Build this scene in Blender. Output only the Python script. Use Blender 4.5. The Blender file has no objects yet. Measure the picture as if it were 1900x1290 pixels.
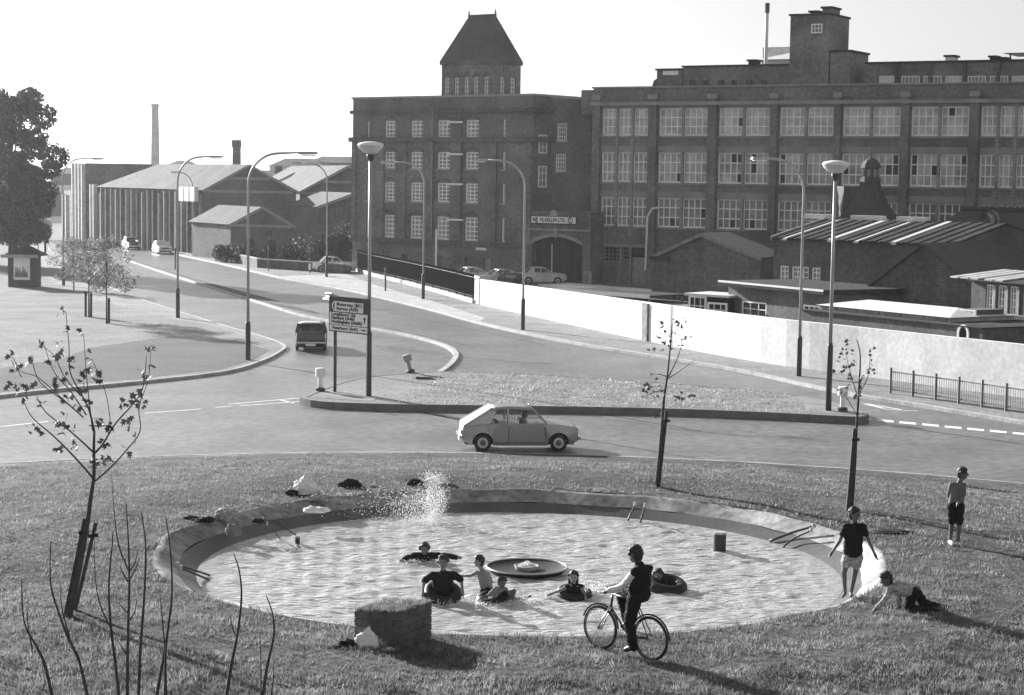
import bpy, bmesh, math, random
import numpy as np
from mathutils import Vector, Matrix
random.seed(7); rng = np.random.default_rng(7)
R = math.radians
sc = bpy.context.scene; COL = sc.collection

# ------------------------------------------------------------------ camera, sky, sun, exposure
FPX, ROLL, YH, CAMH = 3500., .0145, 331., 9.0
PITCH = math.atan((645 - YH) / FPX)
fwd = Vector((0, math.cos(PITCH), -math.sin(PITCH))); r0 = Vector((1, 0, 0)); u0 = r0.cross(fwd)
RT = r0 * math.cos(ROLL) + u0 * math.sin(ROLL); UP = -r0 * math.sin(ROLL) + u0 * math.cos(ROLL)
CP = Vector((0, 0, CAMH))
cam = bpy.data.cameras.new('camera'); camo = bpy.data.objects.new('camera', cam); COL.objects.link(camo)
cam.sensor_width = 36; cam.lens = FPX / 1900 * 36; cam.clip_end = 6000; cam.clip_start = .5
mw = Matrix((RT, UP, -fwd)).transposed().to_4x4(); mw.translation = CP; camo.matrix_world = mw
sc.camera = camo
SUN_EL, SUN_AZ = R(18), R(-40)
w = bpy.data.worlds.new('World'); sc.world = w; w.use_nodes = True
nt = w.node_tree; bg = nt.nodes['Background']
sky = nt.nodes.new('ShaderNodeTexSky'); sky.sky_type = 'NISHITA'; sky.sun_disc = False
sky.sun_elevation = SUN_EL; sky.sun_rotation = SUN_AZ; sky.air_density = 1.1; sky.dust_density = 1.2; sky.ozone_density = 1
hs = nt.nodes.new('ShaderNodeHueSaturation'); hs.inputs['Saturation'].default_value = 0
nt.links.new(sky.outputs[0], hs.inputs['Color']); nt.links.new(hs.outputs[0], bg.inputs[0]); bg.inputs[1].default_value = .05
sl = bpy.data.lights.new('sun', 'SUN'); sl.energy = 5; sl.angle = R(.6); sl.color = (1, 1, 1)
so = bpy.data.objects.new('sun', sl); COL.objects.link(so)
TOSUN = Vector((math.sin(SUN_AZ) * math.cos(SUN_EL), math.cos(SUN_AZ) * math.cos(SUN_EL), math.sin(SUN_EL)))
so.rotation_euler = TOSUN.to_track_quat('Z', 'Y').to_euler(); so.location = (0, 0, 60)
vs = sc.view_settings; vs.view_transform = 'Standard'; vs.look = 'None'; vs.gamma = 1; vs.exposure = 1.38
sc.cycles.volume_step_rate = 8; sc.cycles.volume_bounces = 1; sc.cycles.max_bounces = 6

# ------------------------------------------------------------------ pixel helpers (photograph pixels, 1900 x 1290)
def ray(x, y): return fwd + RT * ((x - 950) / FPX) - UP * ((y - 645) / FPX)
def un(x, y, z=0.):
    d = ray(x, y); return CP + d * ((z - CAMH) / d.z)
def uny(x, y, Y):
    d = ray(x, y); return CP + d * (Y / d.y)
def zat(x, y, Y): return uny(x, y, Y).z

# ------------------------------------------------------------------ materials (grey values: the film is black and white)
MATS = {}
def mat(name, c, rough=.8, var=.2, scale=2., fine=.15, fscale=40., bump=0., bscale=60., metal=0., spec=.3, coord='pos'):
    if name in MATS: return MATS[name]
    m = bpy.data.materials.new(name); m.use_nodes = True; n = m.node_tree.nodes; l = m.node_tree.links
    p = n['Principled BSDF']; p.inputs['Roughness'].default_value = rough; p.inputs['Metallic'].default_value = metal
    p.inputs['Specular IOR Level'].default_value = spec
    if coord == 'pos': g = n.new('ShaderNodeNewGeometry').outputs['Position']
    else: g = n.new('ShaderNodeTexCoord').outputs['Object']
    a = n.new('ShaderNodeTexNoise'); a.inputs['Scale'].default_value = scale; a.inputs['Detail'].default_value = 5
    b = n.new('ShaderNodeTexNoise'); b.inputs['Scale'].default_value = fscale; b.inputs['Detail'].default_value = 2
    l.new(g, a.inputs['Vector']); l.new(g, b.inputs['Vector'])
    ra = n.new('ShaderNodeMapRange'); ra.inputs[1].default_value = .3; ra.inputs[2].default_value = .7
    ra.inputs[3].default_value = c * (1 - var); ra.inputs[4].default_value = c * (1 + var); l.new(a.outputs[0], ra.inputs[0])
    rb = n.new('ShaderNodeMapRange'); rb.inputs[1].default_value = .3; rb.inputs[2].default_value = .7
    rb.inputs[3].default_value = 1 - fine; rb.inputs[4].default_value = 1 + fine; l.new(b.outputs[0], rb.inputs[0])
    mu = n.new('ShaderNodeMath'); mu.operation = 'MULTIPLY'; l.new(ra.outputs[0], mu.inputs[0]); l.new(rb.outputs[0], mu.inputs[1])
    l.new(mu.outputs[0], p.inputs['Base Color'])
    if bump:
        c2 = n.new('ShaderNodeTexNoise'); c2.inputs['Scale'].default_value = bscale; c2.inputs['Detail'].default_value = 4
        l.new(g, c2.inputs['Vector']); bp = n.new('ShaderNodeBump'); bp.inputs['Strength'].default_value = 1
        bp.inputs['Distance'].default_value = bump; l.new(c2.outputs[0], bp.inputs['Height']); l.new(bp.outputs[0], p.inputs['Normal'])
    MATS[name] = m; return m
def brick(name, c, mortar, var=.35):
    if name in MATS: return MATS[name]
    m = mat(name, c, .9, var, .3, .25, 3.2, coord='obj'); n = m.node_tree.nodes; l = m.node_tree.links; p = n['Principled BSDF']
    src = p.inputs['Base Color'].links[0].from_socket
    tc = n.new('ShaderNodeTexCoord'); s = n.new('ShaderNodeSeparateXYZ'); l.new(tc.outputs['Object'], s.inputs[0])
    ad = n.new('ShaderNodeMath'); l.new(s.outputs[0], ad.inputs[0]); l.new(s.outputs[1], ad.inputs[1])
    cb = n.new('ShaderNodeCombineXYZ'); l.new(ad.outputs[0], cb.inputs[0]); l.new(s.outputs[2], cb.inputs[1])
    bt = n.new('ShaderNodeTexBrick'); bt.inputs['Scale'].default_value = 1; bt.inputs['Brick Width'].default_value = .23
    bt.inputs['Row Height'].default_value = .078; bt.inputs['Mortar Size'].default_value = .011; bt.inputs['Bias'].default_value = -.2
    bt.inputs['Color1'].default_value = (1.15,) * 3 + (1,); bt.inputs['Color2'].default_value = (.75,) * 3 + (1,)
    bt.inputs['Mortar'].default_value = (mortar / c,) * 3 + (1,); l.new(cb.outputs[0], bt.inputs['Vector'])
    mx = n.new('ShaderNodeMix'); mx.data_type = 'RGBA'; mx.blend_type = 'MULTIPLY'; mx.inputs[0].default_value = 1
    l.new(src, mx.inputs[6]); l.new(bt.outputs['Color'], mx.inputs[7]); l.new(mx.outputs[2], p.inputs['Base Color'])
    return m
BRICK = brick('dark_brick', .13, .2); BRICK2 = brick('red_brick', .155, .2); BRICK3 = brick('old_brick', .09, .13)
SHEDB = brick('shed_brick', .115, .17)
STONE = mat('stone_trim', .3, .85, .2, 1.5); LINTEL = mat('concrete_lintel', .27, .85, .2, .8)
FRAMEW = mat('frame_white', .9, .5, .05, 3.); WHITE = mat('white_paint', .78, .5, .06, 3.); CREAM = mat('wall_whitewash', .78, .85, .12, .7, .12, 5.)
SLATE = mat('slate', .075, .8, .2, .6, .2, 6.); SLATE2 = mat('pale_slate', .1, .85, .25, .5, .3, 3., spec=.15)
FELT = mat('roof_felt', .045, .95, .3, .8, .3, 4., spec=.1); DARK = mat('dark_interior', .015, .9, .2)
GLASS = mat('window_glass', .22, .08, .4, .5, .2, 1.5, spec=.8); GLASSL = mat('pale_glass', .48, .25, .25, .5, .25, 1.3, spec=.8); GLASSM = mat('mid_glass', .36, .15, .4, .5, .3, 1.3, spec=.8)  # factory pane colours: palest for the top row, darkest for the lowest
GLASSD = mat('dark_glass', .015, .12, .3, .6, spec=.5)
ASPH = mat('asphalt', .13, .4, .3, .3, .38, 2.6, .006, 60., spec=.9)
PAVE = mat('paving', .2, .8, .25, .5, .35, 6., .005, 60.); KERB = mat('kerb_concrete', .36, .85, .22, 1.2, .25, 9.)
GRASS = mat('grass_turf', .085, .95, .35, .6, .5, 7., .03, 34., spec=.1); GRASSL = mat('dry_grass', .24, .95, .2, .35, .3, 7., .03, 20., spec=.1)
GRASSD = mat('dark_grass', .13, .95, .15, .3, .25, 9., .02, 24., spec=.1)
BLADE = mat('grass_blade', .21, .6, .5, 1.6, .45, 9., spec=.3)
LINE = mat('road_paint', .75, .7, .15, 4.); CONC = mat('pond_concrete', .26, .9, .5, .8, .35, 6., .006, 30.)
STEEL = mat('galvanised_steel', .38, .45, .12, 3., metal=.3); POLED = mat('dark_pole', .06, .55, .2, 3.)
BARK = mat('bark', .055, .9, .3, 12., .2, 60., .004, 80.); LEAF = mat('leaf', .055, .6, .35, 3.); LEAF2 = mat('pale_leaf', .17, .6, .35, 3.)
RUBBER = mat('rubber', .018, .5, .2); CHROME = mat('chrome', .6, .22, .05, metal=1.); BLACKP = mat('black_paint', .02, .35, .1)
SKIN = mat('skin', .12, .6, .1, 8.); HAIR = mat('hair', .03, .6, .3, 30.); BLACKC = mat('black_cloth', .011, .9, .25, 9., .2, 60., .004, 60.)
WHITEC = mat('white_cloth', .7, .9, .1, 9.); GREYC = mat('grey_cloth', .2, .9, .2, 9.); CHECKC = mat('patterned_cloth', .32, .9, .55, 22.)
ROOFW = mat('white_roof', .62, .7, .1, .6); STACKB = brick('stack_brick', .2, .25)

def translucent(m, k):
    n = m.node_tree.nodes; l = m.node_tree.links; p = n['Principled BSDF']; t = n.new('ShaderNodeBsdfTranslucent'); x = n.new('ShaderNodeMixShader'); x.inputs[0].default_value = k
    src = p.inputs['Base Color'].links[0].from_socket; l.new(src, t.inputs[0]); l.new(p.outputs[0], x.inputs[1]); l.new(t.outputs[0], x.inputs[2]); l.new(x.outputs[0], n['Material Output'].inputs[0])
translucent(BLADE, .45); translucent(LEAF2, .4); translucent(LEAF, .2)
# ------------------------------------------------------------------ mesh builder
class MB:
    def __init__(s): s.v = []; s.f = []
    def add(s, vs, fs):
        o = len(s.v); s.v += [tuple(v) for v in vs]; s.f += [tuple(i + o for i in f) for f in fs]; return s
    def quad(s, a, b, c, d): return s.add([a, b, c, d], [(0, 1, 2, 3)])
    def box(s, x0, x1, y0, y1, z0, z1):
        return s.add([(x0, y0, z0), (x1, y0, z0), (x1, y1, z0), (x0, y1, z0), (x0, y0, z1), (x1, y0, z1), (x1, y1, z1), (x0, y1, z1)],
                     [(0, 3, 2, 1), (4, 5, 6, 7), (0, 1, 5, 4), (1, 2, 6, 5), (2, 3, 7, 6), (3, 0, 4, 7)])
    def hexa(s, b, t):      # four bottom points, four top points
        return s.add(list(b) + list(t), [(3, 2, 1, 0), (4, 5, 6, 7), (0, 1, 5, 4), (1, 2, 6, 5), (2, 3, 7, 6), (3, 0, 4, 7)])
    def bar(s, a, b, wd, h=None, up=(0, 0, 1)):
        a = Vector(a); b = Vector(b); d = (b - a).normalized(); up = Vector(up)
        if abs(d.dot(up)) > .98: up = Vector((0, 1, 0))
        x = d.cross(up).normalized() * (wd / 2); y = x.cross(d).normalized() * ((h or wd) / 2)
        return s.hexa([a - x - y, a + x - y, a + x + y, a - x + y], [b - x - y, b + x - y, b + x + y, b - x + y])
    def tube(s, pts, rad, n=8, cap=True):
        pts = [Vector(p) for p in pts]; m = len(pts); rad = rad if hasattr(rad, '__len__') else [rad] * m
        o = len(s.v); ref = None
        for i, p in enumerate(pts):
            d = (pts[min(i + 1, m - 1)] - pts[max(i - 1, 0)]).normalized()
            if ref is None: ref = d.orthogonal().normalized()
            ref = (ref - d * ref.dot(d)).normalized(); q = d.cross(ref)
            for k in range(n):
                a = 2 * math.pi * k / n; s.v.append(tuple(p + (ref * math.cos(a) + q * math.sin(a)) * rad[i]))
        for i in range(m - 1):
            for k in range(n):
                a = o + i * n + k; b = o + i * n + (k + 1) % n; s.f.append((a, b, b + n, a + n))
        if cap: s.f.append(tuple(o + k for k in range(n))[::-1]); s.f.append(tuple(o + (m - 1) * n + k for k in range(n)))
        return s
    def lathe(s, prof, n=24, axis='z', c=(0, 0, 0), capa=False):
        o = len(s.v); c = Vector(c)
        for r, h in prof:
            for k in range(n):
                a = 2 * math.pi * k / n; x, y = r * math.cos(a), r * math.sin(a)
                s.v.append(tuple(c + (Vector((x, y, h)) if axis == 'z' else Vector((x, h, y)) if axis == 'y' else Vector((h, x, y)))))
        for i in range(len(prof) - 1):
            for k in range(n):
                a = o + i * n + k; b = o + i * n + (k + 1) % n; s.f.append((a, b, b + n, a + n))
        if capa: s.f.append(tuple(o + k for k in range(n))[::-1]); s.f.append(tuple(o + (len(prof) - 1) * n + k for k in range(n)))
        return s
    def prism(s, poly, y0, y1):     # polygon (x,z) extruded along y
        n = len(poly); o = len(s.v)
        s.v += [(x, y0, z) for x, z in poly] + [(x, y1, z) for x, z in poly]
        s.f += [tuple(o + i for i in range(n)), tuple(o + n + i for i in range(n))[::-1]]
        s.f += [(o + i, o + n + i, o + n + (i + 1) % n, o + (i + 1) % n) for i in range(n)]; return s
    def slab(s, poly, z0, z1):      # polygon (x,y) extruded up
        n = len(poly); o = len(s.v)
        s.v += [(p[0], p[1], z0) for p in poly] + [(p[0], p[1], z1) for p in poly]
        s.f += [tuple(o + i for i in range(n))[::-1], tuple(o + n + i for i in range(n))]
        s.f += [(o + i, o + (i + 1) % n, o + n + (i + 1) % n, o + n + i) for i in range(n)]; return s
    def wall(s, x0, x1, z0, z1, holes, y0=0., dep=.3):   # front wall with real openings and reveals
        xs = sorted({x0, x1, *[h[0] for h in holes], *[h[1] for h in holes]}); zs = sorted({z0, z1, *[h[2] for h in holes], *[h[3] for h in holes]})
        for i in range(len(xs) - 1):
            for j in range(len(zs) - 1):
                cx, cz = (xs[i] + xs[i + 1]) / 2, (zs[j] + zs[j + 1]) / 2
                if cx < x0 or cx > x1 or cz < z0 or cz > z1 or any(h[0] < cx < h[1] and h[2] < cz < h[3] for h in holes): continue
                s.quad((xs[i], y0, zs[j]), (xs[i + 1], y0, zs[j]), (xs[i + 1], y0, zs[j + 1]), (xs[i], y0, zs[j + 1]))
        for a, b, c, d in [h[:4] for h in holes]:
            y1 = y0 + dep
            s.quad((a, y0, c), (b, y0, c), (b, y1, c), (a, y1, c)); s.quad((a, y0, d), (a, y1, d), (b, y1, d), (b, y0, d))
            s.quad((a, y0, c), (a, y1, c), (a, y1, d), (a, y0, d)); s.quad((b, y0, c), (b, y0, d), (b, y1, d), (b, y1, c))
        return s
    def mesh(s, name='mesh', smooth=False):
        me = bpy.data.meshes.new(name); me.from_pydata(s.v, [], s.f); me.update()
        if smooth: me.polygons.foreach_set('use_smooth', [True] * len(me.polygons))
        return me
    def build(s, name, m, parent=None, smooth=False, bevel=0., tri=False, fix=True):
        me = s.mesh(name, smooth)
        if fix or tri or bevel:
            b = bmesh.new(); b.from_mesh(me)
            if tri: bmesh.ops.triangulate(b, faces=[f for f in b.faces if len(f.verts) > 4])
            if fix: bmesh.ops.recalc_face_normals(b, faces=b.faces)
            b.to_mesh(me); b.free()
        o = bpy.data.objects.new(name, me); me.materials.append(m); COL.objects.link(o); o.parent = parent
        if bevel:
            bv = o.modifiers.new('bevel', 'BEVEL'); bv.width = bevel; bv.segments = 2; bv.limit_method = 'ANGLE'; bv.angle_limit = R(40)
        return o
def tag(o, label=None, cat=None, group=None, kind=None):
    if label: o['label'] = label
    if cat: o['category'] = cat
    if group: o['group'] = group
    if kind: o['kind'] = kind
    return o
def thing(name, label, cat, loc=(0, 0, 0), rz=0., group=None):
    o = bpy.data.objects.new(name, None); COL.objects.link(o); o.location = loc; o.rotation_euler = (0, 0, rz); o.empty_display_size = .3
    return tag(o, label, cat, group)
def inst(name, me, parent, loc=(0, 0, 0), rot=(0, 0, 0), scl=(1, 1, 1)):
    o = bpy.data.objects.new(name, me); COL.objects.link(o); o.parent = parent; o.location = loc; o.rotation_euler = rot; o.scale = scl; return o
def copy_tree(o, parent=None):
    c = o.copy(); COL.objects.link(c); c.parent = parent
    for ch in list(o.children): copy_tree(ch, c)
    return c
def np_mesh(name, V, F, m, smooth=False):
    me = bpy.data.meshes.new(name); V = np.asarray(V, np.float32); F = np.asarray(F, np.int32); k = F.shape[1]
    me.vertices.add(len(V)); me.vertices.foreach_set('co', V.ravel()); me.loops.add(F.size); me.loops.foreach_set('vertex_index', F.ravel())
    me.polygons.add(len(F)); me.polygons.foreach_set('loop_start', np.arange(0, F.size, k, dtype=np.int32)); me.update(calc_edges=True)
    if smooth: me.polygons.foreach_set('use_smooth', [True] * len(F))
    me.materials.append(m); o = bpy.data.objects.new(name, me); COL.objects.link(o); return o

# ------------------------------------------------------------------ terrain
PC = Vector((.2, 34.8)); PR, ZR, ZW = 6.75, 2.1, 1.72     # pond centre, rim radius, rim height, water level
RC = Vector((-1., 30.)); RR = 30.6
def mound(x, y):
    dx, dy = x - PC.x, y - PC.y; d = math.hypot(dx, dy) or 1e-6; ux, uy = dx / d, dy / d
    ox, oy = PC.x - RC.x, PC.y - RC.y; b = ox * ux + oy * uy; L = -b + math.sqrt(b * b - (ox * ox + oy * oy - RR * RR))
    t = (d - 9.3) / (L - 9.3)
    if t <= 0: return ZR + .05 * math.exp(-((d - 9) / 1.2) ** 2)
    if t >= 1: return .12
    k = t * t * (3 - 2 * t); k = .55 * t + .45 * k
    return .12 + (ZR - .12) * (1 - k) + .05 * math.exp(-((d - 9) / 1.2) ** 2)
def sheet(name, pix, z, m, thick=.3, world=False, kerb=None, kh=.0):
    P = [(p[0], p[1]) if world else tuple(un(p[0], p[1], z)[:2]) for p in pix]
    o = MB().slab(P, z - thick, z).build(name, m, tri=True); tag(o, kind='structure'); return o
def smooth_line(P, n=6):
    P = [Vector(p) for p in P]; out = []
    for i in range(len(P) - 1):
        a, b, c, d = P[max(i - 1, 0)], P[i], P[i + 1], P[min(i + 2, len(P) - 1)]
        for k in range(n):
            t = k / n; out.append(.5 * ((2 * b) + (c - a) * t + (2 * a - 5 * b + 4 * c - d) * t * t + (3 * b - a - 3 * c + d) * t ** 3))
    return out + [P[-1]]
def strip(name, pts, wd, z0, z1, m, side=0):
    mb = MB(); n = len(pts); L = []; Q = []
    for i, p in enumerate(pts):
        d = (Vector(pts[min(i + 1, n - 1)]) - Vector(pts[max(i - 1, 0)])); d.z = 0; d.normalize(); q = Vector((-d.y, d.x, 0)); p = Vector((p[0], p[1], 0))
        L.append(p + q * wd * (.5 + side / 2)); Q.append(p - q * wd * (.5 - side / 2))
    for i in range(n - 1):
        mb.hexa([(a.x, a.y, z0) for a in (L[i], Q[i], Q[i + 1], L[i + 1])], [(a.x, a.y, z1) for a in (L[i], Q[i], Q[i + 1], L[i + 1])])
    o = mb.build(name, m); return tag(o, kind='structure')
g = MB().quad((-3000, -200, -.06), (3000, -200, -.06), (3000, 5000, -.06), (-3000, 5000, -.06)).build('ground', GRASSD); tag(g, kind='structure')
g = MB().slab([(-260, 20), (260, 20), (260, 200), (60, 420), (-200, 420), (-260, 200)], -.05, 0).build('road', ASPH); tag(g, kind='structure')
# roundabout mound with the pond bowl left open
V = []; Fq = []; NA = 220
rad = [PR + .02, 7.0, 7.5, 8, 8.5, 9, 9.5, 10, 11, 12, 13.5, 15, 17, 19, 21, 23, 25.5, 28, 31, 34, 37, 41, 45]
for i, r_ in enumerate(rad):
    for k in range(NA):
        a = 2 * math.pi * k / NA; x, y = PC.x + r_ * math.cos(a), PC.y + r_ * math.sin(a)
        dx, dy = x - RC.x, y - RC.y; dd = math.hypot(dx, dy)
        if dd > RR: x, y = RC.x + dx / dd * RR, RC.y + dy / dd * RR
        j = .03 * math.sin(x * 1.7 + y) * math.sin(y * 1.3 - x * .6) if 0 < i else 0
        V.append((x, y, (mound(x, y) if dd < RR else .12) + (j if dd < RR - 1 else 0)))
for i in range(len(rad) - 1):
    for k in range(NA):
        a = i * NA + k; b = i * NA + (k + 1) % NA; Fq.append((a, b, b + NA, a + NA))
tag(np_mesh('roundabout_mound', V, Fq, GRASS, True), kind='structure')
P = [(RC.x + RR * math.cos(a), RC.y + RR * math.sin(a), 0) for a in np.linspace(R(0), R(180), 120)]
strip('roundabout_kerb', P, .3, -.02, .115, KERB)
# left verge, paths
LK = [(-300, 770), (0, 733), (100, 722), (280, 705), (420, 688), (490, 667), (522, 650), (528, 642), (515, 634), (480, 622), (420, 605), (329, 577), (262, 555), (206, 534), (150, 505), (105, 475), (82, 452), (68, 437)]
LKW = smooth_line([un(x, y, .12) for x, y in LK], 5)
sheet('left_verge', [(p.x, p.y) for p in LKW] + [(-200, 300), (-200, 60)], .12, GRASSL, world=True)
strip('verge_kerb', LKW, .16, -.02, .135, KERB, 0)
sheet('verge_path', [(206, 535), (262, 556.5), (329, 578.5), (420, 606.5), (480, 624), (508, 634), (480, 630), (391, 604), (332, 594), (178, 557), (120, 532), (60, 500), (40, 470), (66, 441), (80, 454), (103, 477), (148, 507)], .126, PAVE, .02)
sheet('dark_lawn', [(-200, 690), (0, 684), (120, 664), (170, 645), (330, 622), (440, 632), (500, 650), (470, 668), (415, 684), (280, 700), (100, 717), (0, 728), (-200, 752)], .126, GRASSD, .02)  # darker grass patch laid on the verge
# right footway and factory yard
RK = [(140, 438), (255, 455), (340, 474), (430, 493), (520, 514), (620, 532), (700, 549), (800, 573), (900, 600), (1000, 622), (1100, 641), (1200, 657), (1300, 673), (1400, 691), (1500, 713), (1600, 733), (1700, 749), (1900, 782), (2200, 832)]
RKW = smooth_line([un(x, y, .12) for x, y in RK], 4)
sheet('footway', [(p.x, p.y) for p in RKW] + [(200, 60), (200, 330), (-70, 330)], .12, PAVE, world=True)
strip('footway_kerb', RKW, .3, -.02, .135, KERB, 0)
sheet('forecourt_apron', [(520, 513), (640, 508), (700, 530), (800, 558), (900, 590), (890, 596), (800, 571), (700, 547), (620, 530)], .126, KERB, .02)
# central reservation kerb that ends in a hook
CR = smooth_line([un(x, y, .1) for x, y in [(232, 481), (326, 512), (420, 541), (500, 566), (568, 586), (686, 608), (760, 622), (820, 638), (842, 650), (846, 661), (835, 676), (816, 690)]], 5)
strip('reservation_kerb', CR, .26, -.02, .12, KERB)
sheet('reservation', [(232, 480), (326, 510), (420, 538), (500, 562), (590, 580), (500, 554), (420, 533), (326, 507), (232, 478)], .10, GRASSD, .1)
# splitter island with the direction sign
ISL = [(562, 738), (600, 745), (700, 749), (800, 751), (900, 752), (1200, 757), (1400, 764), (1540, 771), (1590, 773), (1606, 768), (1580, 756), (1490, 735), (1300, 716), (1100, 702), (950, 693), (816, 690), (740, 694), (660, 703), (600, 722)]
ISW = smooth_line([un(x, y, .26) for x, y in ISL + ISL[:1]], 3)[:-1]
sheet('splitter_island', [(p.x, p.y) for p in ISW], .26, GRASSL, .3, True)
strip('island_kerb', ISW + ISW[:1], .26, -.02, .275, mat('dark_kerb', .16, .85), 0)
sheet('island_paving', [(575, 737), (690, 745), (700, 738), (640, 722), (610, 724)], .268, PAVE, .02)
sheet('island_paving', [(1500, 766), (1585, 769), (1595, 766), (1560, 752), (1490, 748)], .268, PAVE, .02)
# road markings
def mark(pix, z=.005): return MB().slab([tuple(un(x, y, z)[:2]) for x, y in pix], z - .004, z).build('road_marking', LINE)
mk = thing('road_markings', 'white painted give-way dashes and outlines on the asphalt', 'markings')
del mk['category']; del mk['label']; mk['kind'] = 'structure'
for i in range(12):
    x = 1585 + i * 42; y = 776 + i * 4.0
    mark([(x, y - 2.4), (x + 31, y + .5), (x + 31, y + 4.2), (x, y + 1.3)]).parent = mk
for a, b in [((1600, 748), (1672, 760)), ((1600, 748), (1640, 758)), ((1640, 759), (1702, 763)), ((424, 750), (575, 737)), ((445, 753), (560, 745)), ((268, 767), (372, 759)), ((0, 792), (90, 782)), ((520, 742), (545, 748)), ((400, 756), (430, 754))]:
    A, B = un(*a, .005), un(*b, .005); d = (B - A).normalized(); q = Vector((-d.y, d.x, 0)) * .06
    MB().slab([A + q, A - q, B - q, B + q], .001, .006).build('road_marking', LINE).parent = mk
TYRE = mat('tyre_mark', .06, .6, .2)
for a, b in [((640, 750), (735, 771)), ((705, 752), (850, 778)), ((745, 755), (862, 782)), ((1080, 762), (1300, 800)), ((690, 573), (1010, 640)), ((690, 602), (860, 640))]:
    A, B = un(*a, .004), un(*b, .004); d = (B - A).normalized(); q = Vector((-d.y, d.x, 0)) * .07
    tag(MB().slab([A + q, A - q, B - q, B + q], .0, .004).build('tyre_mark', TYRE, mk))

# ------------------------------------------------------------------ pond
tag(MB().lathe([(PR + .2, ZR - .3), (PR + .15, ZR - .03), (PR - .02, ZR + .005), (PR - .1, ZR - .04), (PR - .42, ZW + .16)], 160, c=(PC.x, PC.y, 0)).build('pond_basin', CONC, smooth=True), kind='structure')
for v in bpy.data.objects['pond_basin'].data.vertices:
    a = math.atan2(v.co.y - PC.y, v.co.x - PC.x); k = 1 + (.008 * math.sin(9 * a) + .005 * math.sin(17 * a + 1) + .002 * math.sin(41 * a)) * (1 if v.co.z > ZW + .25 else .5); v.co.x = PC.x + (v.co.x - PC.x) * k; v.co.y = PC.y + (v.co.y - PC.y) * k; v.co.z += .008 * math.sin(13 * a) + .004 * math.sin(37 * a + 2)
tag(MB().lathe([(PR - .42, ZW + .16), (PR - .78, ZW), (PR - 1.5, ZW - .35), (.01, ZW - .4)], 160, c=(PC.x, PC.y, 0)).build('pond_floor', mat('wet_shaded_concrete', .075, .5, .3, 1.5, .2, 14.), smooth=False), kind='structure')  # wet lining and floor; the far wall's shade is darkened into this colour too
WATER = bpy.data.materials.new('water'); WATER.use_nodes = True
n = WATER.node_tree.nodes; l = WATER.node_tree.links; p = n['Principled BSDF']; p.inputs['Base Color'].default_value = (.46, .46, .46, 1); p.inputs['Roughness'].default_value = .05
p.inputs['IOR'].default_value = 1.33; p.inputs['Specular IOR Level'].default_value = 1.
gp = n.new('ShaderNodeNewGeometry'); mp = n.new('ShaderNodeMapping'); mp.inputs['Scale'].default_value = (.55, 1.7, 1); l.new(gp.outputs['Position'], mp.inputs[0])
b1 = n.new('ShaderNodeTexNoise'); b1.inputs['Scale'].default_value = 7; b1.inputs['Detail'].default_value = 5; l.new(mp.outputs[0], b1.inputs['Vector'])
bp = n.new('ShaderNodeBump'); bp.inputs['Strength'].default_value = 1; bp.inputs['Distance'].default_value = .085; l.new(b1.outputs[0], bp.inputs['Height']); l.new(bp.outputs[0], p.inputs['Normal'])
NG = 220; xs = np.linspace(-6.4, 6.4, NG); X, Y = np.meshgrid(xs, xs); Z = np.zeros_like(X)
for i in range(26):
    a = rng.uniform(0, 6.28); k = rng.uniform(7, 26); Z += .05 / k * np.sin(k * (X * math.cos(a) * .75 + Y * math.sin(a) * 1.2) + rng.uniform(0, 6.28))
Z *= np.clip((PR - .7 - np.hypot(X, Y)) / .8, .12, 1)
V = np.stack([X.ravel() + PC.x, Y.ravel() + PC.y, ZW + Z.ravel()], 1); idx = np.arange(NG * NG).reshape(NG, NG)
Fq = np.stack([idx[:-1, :-1].ravel(), idx[:-1, 1:].ravel(), idx[1:, 1:].ravel(), idx[1:, :-1].ravel()], 1)
cx = V[Fq].mean(1) - np.array([PC.x, PC.y, 0]); Fq = Fq[np.hypot(cx[:, 0], cx[:, 1]) < PR - .45]
tag(np_mesh('pond_water', V, Fq, WATER, True), kind='structure')
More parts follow.
